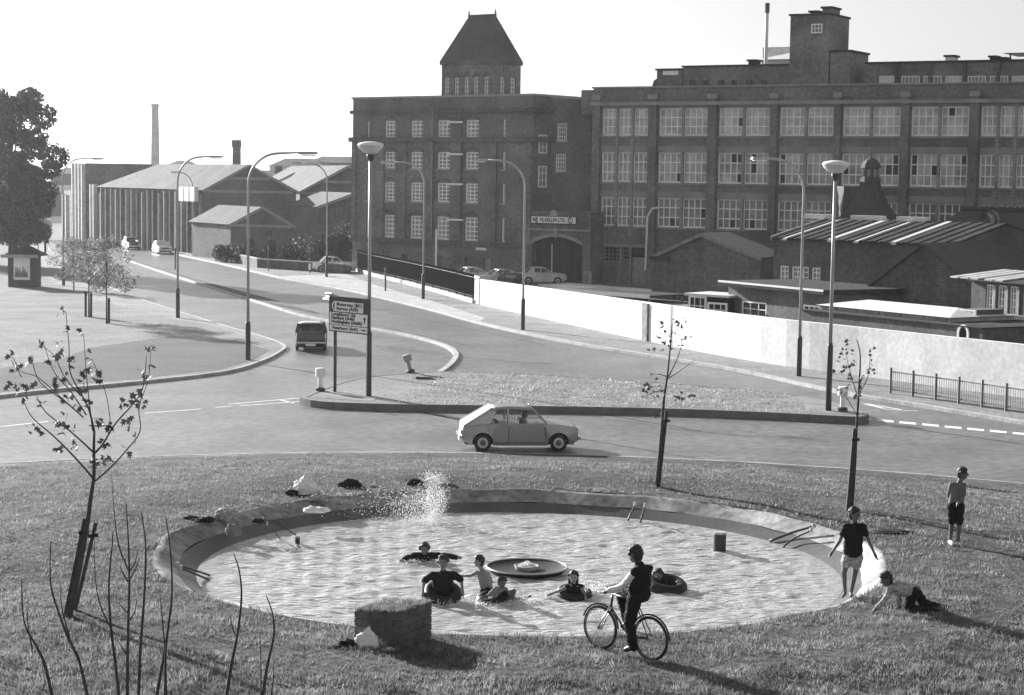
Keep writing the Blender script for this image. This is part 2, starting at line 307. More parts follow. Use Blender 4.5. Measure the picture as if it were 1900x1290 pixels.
# ------------------------------------------------------------------ buildings
class Fac:
    def __init__(s, A, B):
        s.A = Vector((A[0], A[1], 0)); d = Vector((B[0] - A[0], B[1] - A[1], 0)); s.L = d.length; s.e = d.normalized(); s.n = Vector((-s.e.y, s.e.x, 0)); s.rz = math.atan2(s.e.y, s.e.x)
    def uz(s, x, y, off=0.):
        d = ray(x, y); A = s.A + s.n * off; t = (A - CP).dot(s.n) / d.dot(s.n); P = CP + d * t; return (P - s.A).dot(s.e), P.z
    def u(s, x, y=300, off=0.): return s.uz(x, y, off)[0]
    def z(s, x, y, off=0.): return s.uz(x, y, off)[1]
def window(parent, u0, u1, z0, z1, y, nx, nz, fw=.07, glass=GLASS, arch=0., panes=None, tone=FRAMEW, pane_parts=False, bars=.045):
    mb = MB(); mb.box(u0, u0 + fw, y - .06, y + .04, z0, z1).box(u1 - fw, u1, y - .06, y + .04, z0, z1)
    mb.box(u0 + fw, u1 - fw, y - .06, y + .04, z0, z0 + fw).box(u0 + fw, u1 - fw, y - .06, y + .04, z1 - fw, z1)
    for i in range(1, nx): x = u0 + (u1 - u0) * i / nx; mb.box(x - bars / 2, x + bars / 2, y - .05, y + .03, z0 + fw, z1 - fw)
    for j in range(1, nz): z = z0 + (z1 - z0) * j / nz; mb.box(u0 + fw, u1 - fw, y - .055, y + .035, z - bars / 2, z + bars / 2)
    o = mb.build('window', tone, parent, fix=False)
    cw, ch = (u1 - u0) / nx, (z1 - z0) / nz
    if pane_parts:
        for i in range(nx):
            for j in range(nz):
                q = inst('pane', PANE[glass.name][random.random() < panes], o, (u0 + cw * (i + .5), y + .01, z0 + ch * (j + .5)), (R(random.gauss(0, 1.1)), 0, R(random.gauss(0, 1.1))), (cw * .97, 1, ch * .97))
    else:
        mg = MB()
        for i in range(nx):
            for j in range(nz):
                ax, az = R(random.gauss(0, 1.2)) * cw / 2, R(random.gauss(0, 1.2)) * ch / 2
                a, b, c, d = u0 + cw * i, u0 + cw * (i + 1), z0 + ch * j, z0 + ch * (j + 1)
                mg.quad((a, y + .01 - ax - az, c), (b, y + .01 + ax - az, c), (b, y + .01 + ax + az, d), (a, y + .01 - ax + az, d))
        mg.build('glass', glass, o, fix=False)
    return o
def pane_mesh(m):
    me = MB().box(-.5, .5, -.004, .004, -.5, .5).mesh('pane'); me.materials.append(m); return me
_pd = pane_mesh(GLASSD); PANE = {m_.name: [pane_mesh(m_), _pd] for m_ in (GLASS, GLASSL, GLASSM)}
def closed_box(mb, x0, x1, y0, y1, z0, z1):     # sides, back and top (front wall is built with openings)
    mb.quad((x0, y0, z0), (x0, y1, z0), (x0, y1, z1), (x0, y0, z1)).quad((x1, y0, z0), (x1, y0, z1), (x1, y1, z1), (x1, y1, z0))
    mb.quad((x0, y1, z0), (x1, y1, z0), (x1, y1, z1), (x0, y1, z1)); return mb

# --- five-storey corner block with the pyramid-roofed tower
A, B = un(653, 503, .12), un(986, 522, .12); fa = Fac(A, B); L = fa.L
blk = thing('brick_warehouse', 'dark brick five-storey corner block with a steep hipped tower above its parapet', 'building', (A.x, A.y, .0), fa.rz)
ztop = fa.z(820, 181); DEP = 18.
cols = [(683, 5), (723.5, 20), (773, 22), (823, 23), (875.5, 24), (935, 6)]
rowz = [(fa.z(723, 255.6), fa.z(723, 224.5)), (fa.z(723, 312), fa.z(723, 282)), (fa.z(723, 372.5), fa.z(723, 338)), (fa.z(723, 440.5), fa.z(723, 399))]
holes = []; wins = []
for cx_, wpx in cols:
    a, b = fa.u(cx_ - wpx / 2), fa.u(cx_ + wpx / 2)
    for r_, (z0, z1) in enumerate(rowz): holes.append((a, b, z0, z1)); wins.append((a, b, z0, z1, wpx > 10))
gz = fa.z(723, 470)
for x0, x1 in [(745, 757), (806, 820), (862, 880)]:
    a, b = fa.u(x0, 480), fa.u(x1, 480); holes.append((a, b, .9, gz)); wins.append((a, b, .9, gz, None))
door = (fa.u(897, 490), fa.u(910, 490), .12, fa.z(903, 480)); holes.append(door)
mb = MB().wall(0, L, 0, ztop, holes, 0, .28); closed_box(mb, 0, L, 0, DEP, 0, ztop); mb.quad((0, 0, ztop - .6), (L, 0, ztop - .6), (L, DEP, ztop - .6), (0, DEP, ztop - .6))
mb.build('wall', BRICK, blk, fix=False)
for a, b, z0, z1, k in wins:
    if k is None: MB().box(a, b, .2, .28, z0, z1).build('boarded_window', mat('board', .12, .8, .3, 1.), blk)
    else:
        window(blk, a, b, z0, z1, .2, 3 if k else 1, 4 if z1 - z0 < 1.7 else 5, .12, bars=.08)
        MB().box(a - .12, b + .12, -.08, .2, z0 - .16, z0 - .001).build('sill', STONE, blk)
        if k:   # segmental brick head
            arc = [(a - .1, z1 - .03)] + [(a - .1 + (b - a + .2) * t, z1 - .03 + .34 * math.sin(math.pi * t)) for t in (.15, .3, .5, .7, .85)] + [(b + .1, z1 - .03)]
            MB().prism([(x, z + .16) for x, z in arc] + arc[::-1], -.06, .02).build('window_arch', BRICK3, blk, tri=True)
MB().box(door[0], door[1], .2, .27, door[2], door[3]).build('door', mat('door_paint', .3, .6), blk)
for yy, hh, pr in [(211, .32, .22), (263.5, .42, .3), (450, .4, .25)]:
    z = fa.z(723, yy); MB().box(-pr, L + pr, -pr, -.002, z, z + hh).build('string_course', BRICK3, blk); MB().box(L + .002, L + pr, -.001, 3, z + .003, z + hh - .003).build('string_course', BRICK3, blk)
MB().box(-.12, L + .12, -.12, DEP + .1, ztop, ztop + .18).build('coping', STONE, blk)
for px in (655, 707, 748, 798, 850, 915, 980):
    u = fa.u(px); MB().box(max(u - .45, 0.003), min(u + .45, L - .003), -.15, .0, fa.z(723, 450) + .42, fa.z(723, 263.5)).build('pilaster', BRICK, blk)
for px in (804, 858): u = fa.u(px, 350); MB().tube([(u, -.24, 4.4), (u, -.24, ztop - 1)], .06, 6).build('drainpipe', POLED if px > 810 else STONE, blk)
for yy in (227, 286.5, 342, 408):
    z = fa.z(850, yy); MB().box(fa.u(833, yy), fa.u(862, yy), -.3, -.2, z - .08, z + .08).build('sign_rail', WHITE, blk)
z = fa.z(893, 462); MB().box(fa.u(883.5, 462), fa.u(903, 462), -.06, -.01, z - .12, z + .12).build('name_plate', WHITE, blk)
u = fa.u(843, 470); MB().tube([(u, -2.5, .1), (u, -2.5, 4.4)], .09, 8).build('white_post', WHITE, blk)
# tower
t0, t1 = fa.u(818, 150), fa.u(915, 150); TD = 3.9; tz0, tz1, tz2 = ztop - .6, fa.z(830, 114), fa.z(890, 29, TD / 2)
th = []
for cpx in (828, 846, 864, 882, 901): a, b = fa.u(cpx - 4.7, 160), fa.u(cpx + 4.7, 160); th.append((a, b, fa.z(850, 178), fa.z(850, 144)))
mb = MB().wall(t0, t1, tz0, tz1, th, .1, .25)
mb.quad((t0, .1, tz0), (t0, TD, tz0), (t0, TD, tz1), (t0, .1, tz1)).quad((t1, TD, tz0), (t0, TD, tz0), (t0, TD, tz1), (t1, TD, tz1))
tw = mb.build('tower', BRICK, blk, fix=False)
for a, b, z0, z1 in th:
    window(tw, a, b, z0, z1, .28, 2, 4, .07)
    arc = [(a + (b - a) * t, z1 + (b - a) * .62 * math.sin(math.pi * t)) for t in np.linspace(0, 1, 9)]
    MB().prism([((a + b) / 2 + (x - (a + b) / 2) * 1.35, z1 + (z - z1) * 1.35) for x, z in arc] + arc[::-1], .02, .12).build('window_arch', BRICK3, tw, tri=True)
side = bpy.data.objects.new('tower_side', None); COL.objects.link(side); side.parent = tw; side.location = (t1, .1, 0); side.rotation_euler = (0, 0, R(90))
sh = [(TD * .22, TD * .42, fa.z(850, 178), fa.z(850, 144)), (TD * .6, TD * .8, fa.z(850, 178), fa.z(850, 144))]
bpy.data.objects.remove(side)
sd = MB().wall(0, TD - .1, tz0, tz1, sh, 0, .25).build('tower_side_wall', BRICK, blk, fix=False); sd.location = (t1, .1, 0); sd.rotation_euler = (0, 0, R(90))
for a, b, z0, z1 in sh: window(sd, a, b, z0, z1, .2, 2, 4, .08)
e = .14; rx0, rx1 = fa.u(870, 60, TD / 2), fa.u(919, 60, TD / 2)
mb = MB().add([(t0 - e, .1 - e, tz1), (t1 + e, .1 - e, tz1), (t1 + e, TD + e, tz1), (t0 - e, TD + e, tz1), (rx0, TD / 2, tz2), (rx1, TD / 2, tz2)], [(0, 1, 5, 4), (1, 2, 5), (2, 3, 4, 5), (3, 0, 4), (3, 2, 1, 0)])
rf = mb.build('tower_roof', SLATE, blk)
MB().box(t0 - e, t1 + e, .1 - e, TD + e, tz1 - .3, tz1 - .004).build('eaves', BRICK3, blk)
MB().tube([(rx0, TD / 2, tz2), (rx1, TD / 2, tz2)], .1, 6).build('ridge', SLATE, rf)
for x in (rx0, rx1): MB().tube([(x, TD / 2, tz2 - .1), (x, TD / 2, tz2 + .5)], [.12, .03], 6).build('finial', SLATE, rf)

# --- link with the arched gateway and name board, recessed upper wall
C0 = fa.A + fa.e * L; back = fa.n * 2.6
Fp = un(1095, 524, .12); fl = Fac(C0 + back, (Fp.x, Fp.y + 1.5, 0))
lk = thing('gateway_link', 'narrow brick link with a wide arched gateway under a white name board', 'building', (fl.A.x, fl.A.y, 0), fl.rz)
lz = fl.z(1058, 184); hw = [(fl.u(1033), fl.u(1051), fl.z(1042, 262), fl.z(1042, 229)), (fl.u(1031), fl.u(1050), fl.z(1042, 318), fl.z(1042, 286))]
mb = MB().wall(-.5, fl.L + .5, 0, lz, hw, 0, .25); mb.quad((-.5, 0, lz - .3), (fl.L + .5, 0, lz - .3), (fl.L + .5, 14, lz - .3), (-.5, 14, lz - .3)); mb.build('wall', BRICK, lk, fix=False)
MB().box(-.5, fl.L + .5, -.15, .3, lz, lz + .2).build('coping', STONE, lk)
for h in hw:
    window(lk, *h, .18, 4, 4, .08); MB().box(h[0] - .1, h[1] + .1, -.08, .18, h[2] - .15, h[2] - .002).build('sill', STONE, lk)
u = fl.u(1019, 300); MB().tube([(u, -.15, 5), (u, -.15, lz - .5)], .07, 6).build('drainpipe', POLED, lk)
# narrow stair windows on the return wall of the corner block
for y0, y1 in [(250, 285), (308, 348)]:
    P = C0 + fa.n * 1.0; z0 = uny(997, y1, P.y).z; z1 = uny(997, y0, P.y).z
    o = window(blk, 0, 1.15, z0, z1, -.02, 2, 3, .1); o.location = (L, .7, 0); o.rotation_euler = (0, 0, R(90))
# gateway
ga, gb = C0 - fa.e * .25 - fa.n * .05, un(1094, 527, .12); fg = Fac(ga, gb)
gt = thing('brick_gateway', 'brick gateway with a shallow stone-edged arch and a closed dark gate', 'gateway', (fg.A.x, fg.A.y, 0), fg.rz)
a0, a1 = fg.u(984, 490), fg.u(1080, 490); zs = fg.z(1030, 454.5); zc = fg.z(1030, 439.5); gz = fg.z(1040, 392)
arc = [(a0 + (a1 - a0) * t, zs + (zc - zs) * math.sin(math.pi * t) ** .9) for t in np.linspace(0, 1, 17)]
GY1 = 3.2
mb = MB().add([(0, 0, 0), (a0, 0, 0), (a0, 0, gz), (0, 0, gz)], [(0, 1, 2, 3)]).add([(a1, 0, 0), (fg.L, 0, 0), (fg.L, 0, gz), (a1, 0, gz)], [(0, 1, 2, 3)])
for i in range(16):
    (x, z), (x2, z2) = arc[i], arc[i + 1]; mb.quad((x, 0, z), (x2, 0, z2), (x2, 0, gz), (x, 0, gz)); mb.quad((x, 0, z), (x, .8, z), (x2, .8, z2), (x2, 0, z2))
mb.quad((a0, 0, 0), (a0, .8, 0), (a0, .8, zs), (a0, 0, zs)).quad((a1, 0, 0), (a1, 0, zs), (a1, .8, zs), (a1, .8, 0))
mb.quad((0, 0, gz), (fg.L, 0, gz), (fg.L, GY1, gz), (0, GY1, gz)).quad((fg.L, 0, 0), (fg.L, GY1, 0), (fg.L, GY1, gz), (fg.L, 0, gz)); mb.build('wall', BRICK, gt, fix=False)
MB().prism([(x, z + .001) for x, z in arc] + [(x, z + .3) for x, z in arc[::-1]], -.06, .02).build('arch_stone', STONE, gt, tri=True)
MB().box(a0 / 2 + a1 / 2 - .14, a0 / 2 + a1 / 2 + .14, -.14, -.01, zc - .1, zc + .75).build('keystone', STONE, gt)
MB().box(-.02, fg.L, -.16, .0, fg.z(1030, 428), fg.z(1030, 425)).build('cornice', STONE, gt)
for x0 in np.linspace(a0, a1, 9)[:-1]: MB().box(x0 + .02, x0 + (a1 - a0) / 8 - .02, .62, .7, .12, zc + .05).build('gate_board', mat('gate_timber', .05, .7, .2), gt)
MB().tube([(fg.u(1018, 500), .55, .1), (fg.u(1018, 500), .55, 3.4)], .05, 6).build('gate_bar', WHITE, gt)
for x in (a1 + .35, a1 + .8): MB().box(x - .18, x + .18, -.1, -.01, .12, 1.2).build('pier_base', STONE, gt)
sg = thing('name_board', 'long white name board with a crest above the arched gateway', 'sign', tuple(fg.A + fg.e * fg.u(987.5, 408) - fg.n * .15) , fg.rz)
su = fg.u(1069.5, 408) - fg.u(987.5, 408); s0, s1 = fg.z(1030, 414.5), fg.z(1030, 402.5)
MB().box(0, su, 0, .1, s0, s1).build('board', WHITE, sg); MB().box(-.06, su + .06, .03, .12, s0 - .08, s1 + .06).build('frame', BLACKP, sg)
cr = [(su * .5 + .42 * math.cos(a), s1 + .06 + .52 * math.sin(a)) for a in np.linspace(0, math.pi, 11)]
MB().prism(cr, .01, .09).build('crest', STONE, sg, tri=True)
def text(s, size, parent, loc, rot, m=None, name='lettering', sx=1., bold=.0):
    cu = bpy.data.curves.new('t', 'FONT'); cu.body = s; cu.size = size; cu.extrude = .004; cu.offset = bold; cu.resolution_u = 3
    o = bpy.data.objects.new('t', cu); COL.objects.link(o); dg = bpy.context.evaluated_depsgraph_get(); me = bpy.data.meshes.new_from_object(o.evaluated_get(dg))
    bpy.data.objects.remove(o); me.materials.clear(); me.materials.append(m or BLACKP); q = inst(name, me, parent, loc, rot, (sx, 1, 1)); return q
text('FILKELLIN LTD.', .46, sg, (su * .2, -.012, s0 + .13), (R(90), 0, 0), sx=.82, bold=.01)
text('NJ', .5, sg, (.12, -.012, s0 + .12), (R(90), 0, 0), bold=.02)
for dx in (0, .18): MB().box(su - .75 + dx, su - .68 + dx, -.015, .0, s0 + .14, s1 - .1).build('emblem', BLACKP, sg)
MB().lathe([(.27, -.014), (.19, -.014)], 16, 'y', (su - .5, 0, (s0 + s1) / 2)).build('emblem', BLACKP, sg, fix=False)

# --- long factory range with wide metal windows
ff = Fac(Fp, Fp + Vector((math.cos(R(-30)), math.sin(R(-30)), 0)) * 60)
fac = thing('factory_range', 'long dark brick factory range with wide white-barred windows between tall piers', 'building', (ff.A.x, ff.A.y, 0), ff.rz)
FL = 62.; zt = ff.z(1350, 161.5); u_ = lambda px: ff.u(px, 250)
bays = [(1117, 1203, 3), (1222, 1313, 2), (1333, 1428, 2), (1446, 1546, 2), (1563, 1670, 2), (1690, 1797, 2), (1819, 1918, 3), (1940, 2060, 2), (2085, 2210, 2)]
RW = [(ff.z(1222, 252), ff.z(1222, 201)), (ff.z(1222, 339), ff.z(1222, 282.5)), (ff.z(1222, 421.5), ff.z(1222, 367))]
holes = [(u_(a), u_(b), z0, z1) for a, b, k in bays for z0, z1 in RW]
gd = [(ff.u(1120, 490), ff.u(1150, 490), 2.0, ff.z(1130, 458)), (ff.u(1154, 490), ff.u(1166, 490), 2.2, ff.z(1160, 458)), (ff.u(1172, 490), ff.u(1197, 490), .2, ff.z(1180, 458))]
mb = MB().wall(0, FL, 0, zt, holes + gd, 0, .35); closed_box(mb, 0, FL, 0, 22, 0, zt); mb.quad((0, 0, zt - .5), (FL, 0, zt - .5), (FL, 22, zt - .5), (0, 22, zt - .5)); mb.build('wall', BRICK2, fac, fix=False)
npane = 0; mg = None
stuffpanes = []
for bi, (a, b, k) in enumerate(bays):
    a, b = u_(a), u_(b)
    for ri, (z0, z1) in enumerate(RW):
        parts = npane < 285 and bi in (1, 2, 3, 4, 5) and ri in ((0, 1, 2) if bi < 3 else (0, 1))
        for q in range(k):
            w0, w1 = a + (b - a) * q / k + (.05 if q else 0), a + (b - a) * (q + 1) / k - (.05 if q < k - 1 else 0)
            nx = 4 if k == 2 else 3
            window(fac, w0, w1, z0, z1, .22, nx, 3, .12, (GLASSL, GLASSM, GLASS)[ri], panes=.12 if ri else .03, pane_parts=parts, bars=.085)
            if parts: npane += nx * 3
        for q in range(1, k):
            x = a + (b - a) * q / k; MB().box(x - .1, x + .1, -.1, .3, z0 - (.9 if k == 3 else 0), z1 + (.5 if k == 3 else 0)).build('mullion', LINTEL, fac)
        MB().box(a - .1, b + .1, -.1, .22, z0 - .16, z0 - .002).build('sill', LINTEL, fac)
        MB().box(a - .003, b + .003, -.03, .3, z1 + .002, z1 + .52).build('lintel', LINTEL, fac)
        if k == 3:
            for q in range(3):
                for sx in (.14, .86):
                    for dz in (.35, .65): x = a + (b - a) * (q + sx) / 3; MB().box(x - .07, x + .07, -.06, -.002, z0 - dz - .07, z0 - dz + .07).build('tile', STONE, fac)
prev = .0
edges = [0] + [v for a, b, k in bays for v in (u_(a), u_(b))] + [FL]
for i in range(0, len(edges) - 1, 2):
    a, b = edges[i] + .1, edges[i + 1] - .1
    if b - a > .3:
        MB().box(a, b, -.32, 0, 0, RW[0][1] + .75).build('pier', BRICK2, fac); MB().box(a - .06, b + .06, -.38, -.01, RW[0][1] + .75, RW[0][1] + 1.15).build('pier_cap', LINTEL, fac)
zc_ = ff.z(1300, 189); MB().box(-.1, FL, -.45, 0, zc_ - .28, zc_ + .02).build('cornice', LINTEL, fac); MB().box(-.1, FL, -.15, .3, zt, zt + .14).build('coping', LINTEL, fac); MB().box(-1.3, -.003, .2, 6, zt - 2.2, zt - .1).build('parapet_return', BRICK2, fac)
MB().box(gd[0][0], gd[2][1], -.12, .0, gd[0][3] + .02, gd[0][3] + .3).build('lintel', LINTEL, fac)
window(fac, *gd[0], .2, 4, 4, .06, GLASSD, tone=mat('grey_frame', .3)); window(fac, *gd[1], .2, 1, 3, .06, GLASSD, tone=MATS['grey_frame'])
MB().box(gd[2][0], gd[2][1], .15, .25, gd[2][2], gd[2][3] - .9).build('door', mat('door_grey', .3, .6, .2, 3.), fac); MB().box(gd[2][0], gd[2][1], .15, .25, gd[2][3] - .7, gd[2][3]).build('fanlight', GLASSD, fac)
for x in (gd[0][1] + .08, gd[2][0] - .1): MB().box(x - .07, x + .07, -.1, .1, .2, gd[0][3]).build('pilaster', LINTEL, fac)
x = ff.u(1205, 500); MB().tube([(x + .9, -.5, 6.7), (x + .4, -.6, 6.6), (x, -.6, 5.9), (x - .1, -.6, 1.4)], .09, 8).build('vent_pipe', WHITE, fac)
# roof-top storeys
OF = 6.; v_ = lambda px, py: ff.uz(px, py, OF)
def roofbox(name, x0, x1, ytop, m=BRICK, dep=9, off=OF, zb=None):
    a, zz = ff.uz(x0, ytop, off); b, _ = ff.uz(x1, ytop, off)
    o = MB().box(a, b, off, off + dep, zt - .6 if zb is None else zb, zz).build(name, m, fac); MB().box(a - .12, b + .12, off - .14, off + dep + .1, zz + .001, zz + .16).build('coping', FELT, fac); return a, b, zz
a, b, zz = roofbox('roof_room', 1219, 1266, 131)
MB().box(ff.u(1230, 135, OF - .05), ff.u(1258, 135, OF - .05), OF - .05, OF - .01, ff.z(1240, 139.5, OF), ff.z(1240, 131.8, OF)).build('skylight', WHITE, fac)
x0, z0 = ff.uz(1203, 162, OF); MB().prism([(x0, zt - .6), (a - .01, zt - .6), (a - .01, ff.z(1219, 146, OF)), (a - .3, ff.z(1219, 150, OF))], OF, OF + 6).build('roof_hip', SLATE, fac, tri=True)
a, b, zz = roofbox('roof_room', 1268, 1466, 125.5, BRICK2)
for px in (1285, 1309, 1338, 1362, 1391, 1418):
    q0, z0 = ff.uz(px - 5.5, 160, OF); q1, z1 = ff.uz(px + 5.5, 149, OF); MB().box(q0, q1, OF - .06, OF - .01, z0, z1).build('roof_window', GLASSD, fac)
a, b, zz = roofbox('roof_room', 1608, 2000, 119, BRICK2); 
for i in range(7):
    px = 1632 + i * 41; q0, z0 = ff.uz(px, 157, OF); q1, z1 = ff.uz(px + 34, 141, OF)
    window(fac, q0, q1, z0, z1, OF - .05, 5, 1, .06, GLASS if i % 3 else ROOFW)
for px in (1664, 1727, 1790, 1853): q0 = ff.u(px, 140, OF); MB().box(q0 - .12, q0 + .12, OF - .2, OF, zt - .6, zz).build('pilaster', BRICK3, fac)
for px, wpx, ty in [(1395, 13, 114), (1842, 11, 107), (1858, 16, 110), (1762, 16, 106)]: roofbox('roof_vent', px - wpx / 2, px + wpx / 2, ty, FELT if px != 1762 else WHITE, 1.2, OF + 1, zz)
# lift tower
ta, tb, tz = roofbox('lift_tower', 1467, 1540, 30, BRICK2, 4.6, OF - 1.2)
roofbox('lift_tower_shoulder', 1541, 1578, 97, BRICK2, 4.4, OF - 1.1)
roofbox('tank_room', 1526, 1543, 16, BRICK2, 2, OF, tz); roofbox('roof_vent', 1503, 1517, 23.5, FELT, 1.2, OF, tz)
q0, z0 = ff.uz(1505, 62, OF - 1.3); q1, z1 = ff.uz(1526, 44, OF - 1.3); window(fac, q0, q1, z0, z1, OF - 1.26, 3, 2, .08)
# boiler flue and glazed roof behind
q, zb = ff.uz(1421, 110, OF + 6); zf = ff.z(1421, 6, OF + 6); zm = ff.z(1421, 24, OF + 6)
fl_ = MB().tube([(q, OF + 6, zt - 1), (q, OF + 6, zm)], .16, 10).build('flue', ROOFW, fac, smooth=True); MB().tube([(q, OF + 6, zm), (q, OF + 6, zf)], .22, 10).build('flue_cap', POLED, fac)
q0, z0 = ff.uz(1403, 111, OF + 9); q1 = ff.u(1500, 111, OF + 9); z1 = ff.z(1448, 94, OF + 9); qm = (q0 + q1) / 2
MB().add([(q0, OF + 9, z0), (q1, OF + 9, z0), (q1, OF + 14, z0), (q0, OF + 14, z0), (qm, OF + 11.5, z1)], [(0, 1, 4), (1, 2, 4), (2, 3, 4), (3, 0, 4)]).box(q0 + .4, q1 - .4, OF + 9.3, OF + 13.6, zt - 1, z0 - .01).build('lantern_roof', ROOFW, fac)
q0, z0 = ff.uz(1392, 84, OF + 12); q1 = ff.u(1466, 84, OF + 12); MB().box(q0, q1, OF + 15, OF + 18, zt - 1, z0).build('water_tank', mat('pale_panel', .5), fac)
q0, z0 = ff.uz(1865, 100, OF + 5); q1 = ff.u(1990, 100, OF + 5); z1 = ff.z(1925, 84, OF + 5)
MB().add([(q0, OF + 4, z0), (q1, OF + 4, z0), (q1, OF + 9, z0), (q0, OF + 9, z0), (q0 / 2 + q1 / 2, OF + 6.5, z1)], [(0, 1, 4), (1, 2, 4), (2, 3, 4), (3, 0, 4)]).build('roof_canopy', ROOFW, fac)
for x in (q0 + .6, q1 - .6): MB().tube([(x, OF + 4.4, zt - .6), (x, OF + 4.4, z0 + .01)], .08, 6).build('canopy_post', POLED, fac)

# ------------------------------------------------------------------ gabled and low buildings
def gabled(name, label, PL, PR_, back, zE, zA, wallm, roofm, oh=.25, apex=.5, verge=None, group=None, rt=.14, base=0., hip=0.):
    PL, PR_, back = Vector((PL[0], PL[1], 0)), Vector((PR_[0], PR_[1], 0)), Vector((back[0], back[1], 0))
    t = thing(name, label, 'building', PL, 0, group); W = PR_ - PL; up = Vector((0, 0, 1)); zl, zr = zE if hasattr(zE, '__len__') else (zE, zE)
    a, b, c = up * zl, W + up * zr, W * apex + up * zA
    MB().add([(0, 0, base), W + up * base, b, c, a, back + up * base, back + W + up * base, back + b, back * (1 - hip) + c, back + a], [(0, 1, 2, 3, 4), (9, 8, 7, 6, 5), (0, 4, 9, 5), (1, 6, 7, 2), (4, 3, 8, 9), (3, 2, 7, 8)]).build('wall', wallm, t, fix=False)
    if hip: MB().add([back + a, back + b, back * (1 - hip) + c], [(0, 1, 2)]).build('hip_roof', roofm, t).location = (0, 0, .08)
    bd = back.normalized(); wd = W.normalized()
    for P, Q, s in ((a, c, -1), (b, c, 1)):
        d = (P - Q).normalized(); P2 = P + d * oh; f = bd * -oh; nn = d.cross(bd).normalized(); nn = nn if nn.z > 0 else -nn
        pts = [P2 + f, Q + f, Q + back * (1 - hip) - f * (hip == 0), P2 + back - f]
        MB().hexa([p + nn * .02 for p in pts], [p + nn * rt for p in pts]).build('roof', roofm, t)
    if verge:
        for P in (a, b):
            d = (P - c).normalized(); MB().bar(P + d * oh - bd * (oh + .04), c - bd * (oh + .04), .08, .26).build('verge', verge, t)
    return t, a, b, c, W
# left: long works shed with pilasters along the road
P1, P2, P3 = un(379, 472, .12), un(186, 452, .12), uny(549, 470, 205.)
zE1 = zat(379, 352, P1.y); zA1 = zat(459, 307, (P1.y + P3.y) / 2)
shed, *_ = gabled('works_shed', 'long brick works shed with a pale hipped roof and a pilastered side along the road', P1, P3, P2 - P1, (zE1, zat(549, 357, P3.y)), zA1, SHEDB, SLATE2, .4, .48, STONE, hip=.22)
bv = P2 - P1; bl = bv.length; bd = Vector((bv.x, bv.y, 0)).normalized(); out = Vector((-bd.y, bd.x, 0)); out = out if out.x < 0 else -out
for i in range(19):
    t = (i + .3) / 19 * bl; h = zE1 - .3 - random.choice((0, 0, .0, .3)); p = bd * t
    q = MB(); wd = random.choice((.18, .26, .34)); a = p + out * .0; q.hexa([p, p + bd * wd, p + bd * wd + out * .34, p + out * .34], [v + Vector((0, 0, h)) for v in (p, p + bd * wd, p + bd * wd + out * .34, p + out * .34)]); q.build('pilaster', SHEDB if i % 3 == 2 else STONE, shed)  # paler stone colour on most brick piers stands for sunlight on them
W3 = P3 - P1; W3.z = 0
for yy in (351, 327):
    z = zat(379, yy, P1.y) + (.0 if yy > 340 else .0); k0, k1 = (.02, .98) if yy > 340 else (.28, .72); n_ = Vector((W3.y, -W3.x, 0)).normalized()
    MB().bar(W3 * k0 + n_ * .06 + Vector((0, 0, z - .2)), W3 * k1 + n_ * .06 + Vector((0, 0, z - .2)), .12, .28).build('stone_band', STONE, shed)
# glazed bay box at the shed corner
gz0, gz1 = zat(345, 374, P1.y), zat(345, 347, P1.y)
for i in range(3):
    p0 = bd * (.2 + i * 1.6) + out * .6; p1 = bd * (1.5 + i * 1.6) + out * .6
    MB().hexa([p0 + Vector((0, 0, gz0)), p1 + Vector((0, 0, gz0)), p1 + out * .5 + Vector((0, 0, gz0)), p0 + out * .5 + Vector((0, 0, gz0))], [p0 + Vector((0, 0, gz1)), p1 + Vector((0, 0, gz1)), p1 + out * .5 + Vector((0, 0, gz1)), p0 + out * .5 + Vector((0, 0, gz1))]).build('bay_panel', WHITE, shed)
# second and third gables to the right
Q1, Q2 = uny(556, 470, 207.), uny(740, 470, 197.)
s2, *_ = gabled('works_gable', 'broad brick gable with a stone band half hidden behind the corner block', Q1, Q2, Vector((-10, 34)), (zat(556, 357, 207.), zat(740, 357, 197.)), zat(652, 309, 202), SHEDB, SLATE2, .3, .5, STONE)
wv = Q2 - Q1; wv.z = 0; n_ = Vector((wv.y, -wv.x, 0)).normalized()
for yy, k0, k1 in ((356, .0, 1), (334, .25, .75)): z = zat(556, yy, 207); MB().bar(wv * k0 + n_ * .06 + Vector((0, 0, z - .15)), wv * k1 + n_ * .06 + Vector((0, 0, z - .15)), .12, .28).build('stone_band', STONE, s2)
Q1, Q2 = uny(590, 490, 196.), uny(720, 490, 190.)
gabled('works_annexe', 'small brick annexe with a pale roof verge beside the corner block', Q1, Q2, Vector((-4, 9)), zat(600, 384, 196.), zat(655, 360, 193), SHEDB, SLATE2, .4, .5, STONE)
# small lodge with a bright roof
Q1, Q2 = uny(428, 480, 195.), uny(541, 480, 191.)
ld, a, b, c, W = gabled('gate_lodge', 'small brick lodge with a bright slate roof behind the roadside bushes', Q1, Q2, Vector((-5.5, 9)), zat(428, 416, 195), zat(486, 386, 193), SHEDB, SLATE2, .35, .5, STONE)
n_ = Vector((W.y, -W.x, 0)).normalized(); MB().bar(n_ * .08 + a - Vector((0, 0, .1)), n_ * .08 + b - Vector((0, 0, .1)), .14, .25).build('stone_band', STONE, ld)
for k in (.25, .6): p = W * k + n_ * .05; q = W * (k + .14) + n_ * .05; MB().hexa([p + Vector((0, 0, 1)), q + Vector((0, 0, 1)), q - n_ * .04 + Vector((0, 0, 1)), p - n_ * .04 + Vector((0, 0, 1))], [p + Vector((0, 0, 2.4)), q + Vector((0, 0, 2.4)), q - n_ * .04 + Vector((0, 0, 2.4)), p - n_ * .04 + Vector((0, 0, 2.4))]).build('window', GLASSD, ld)
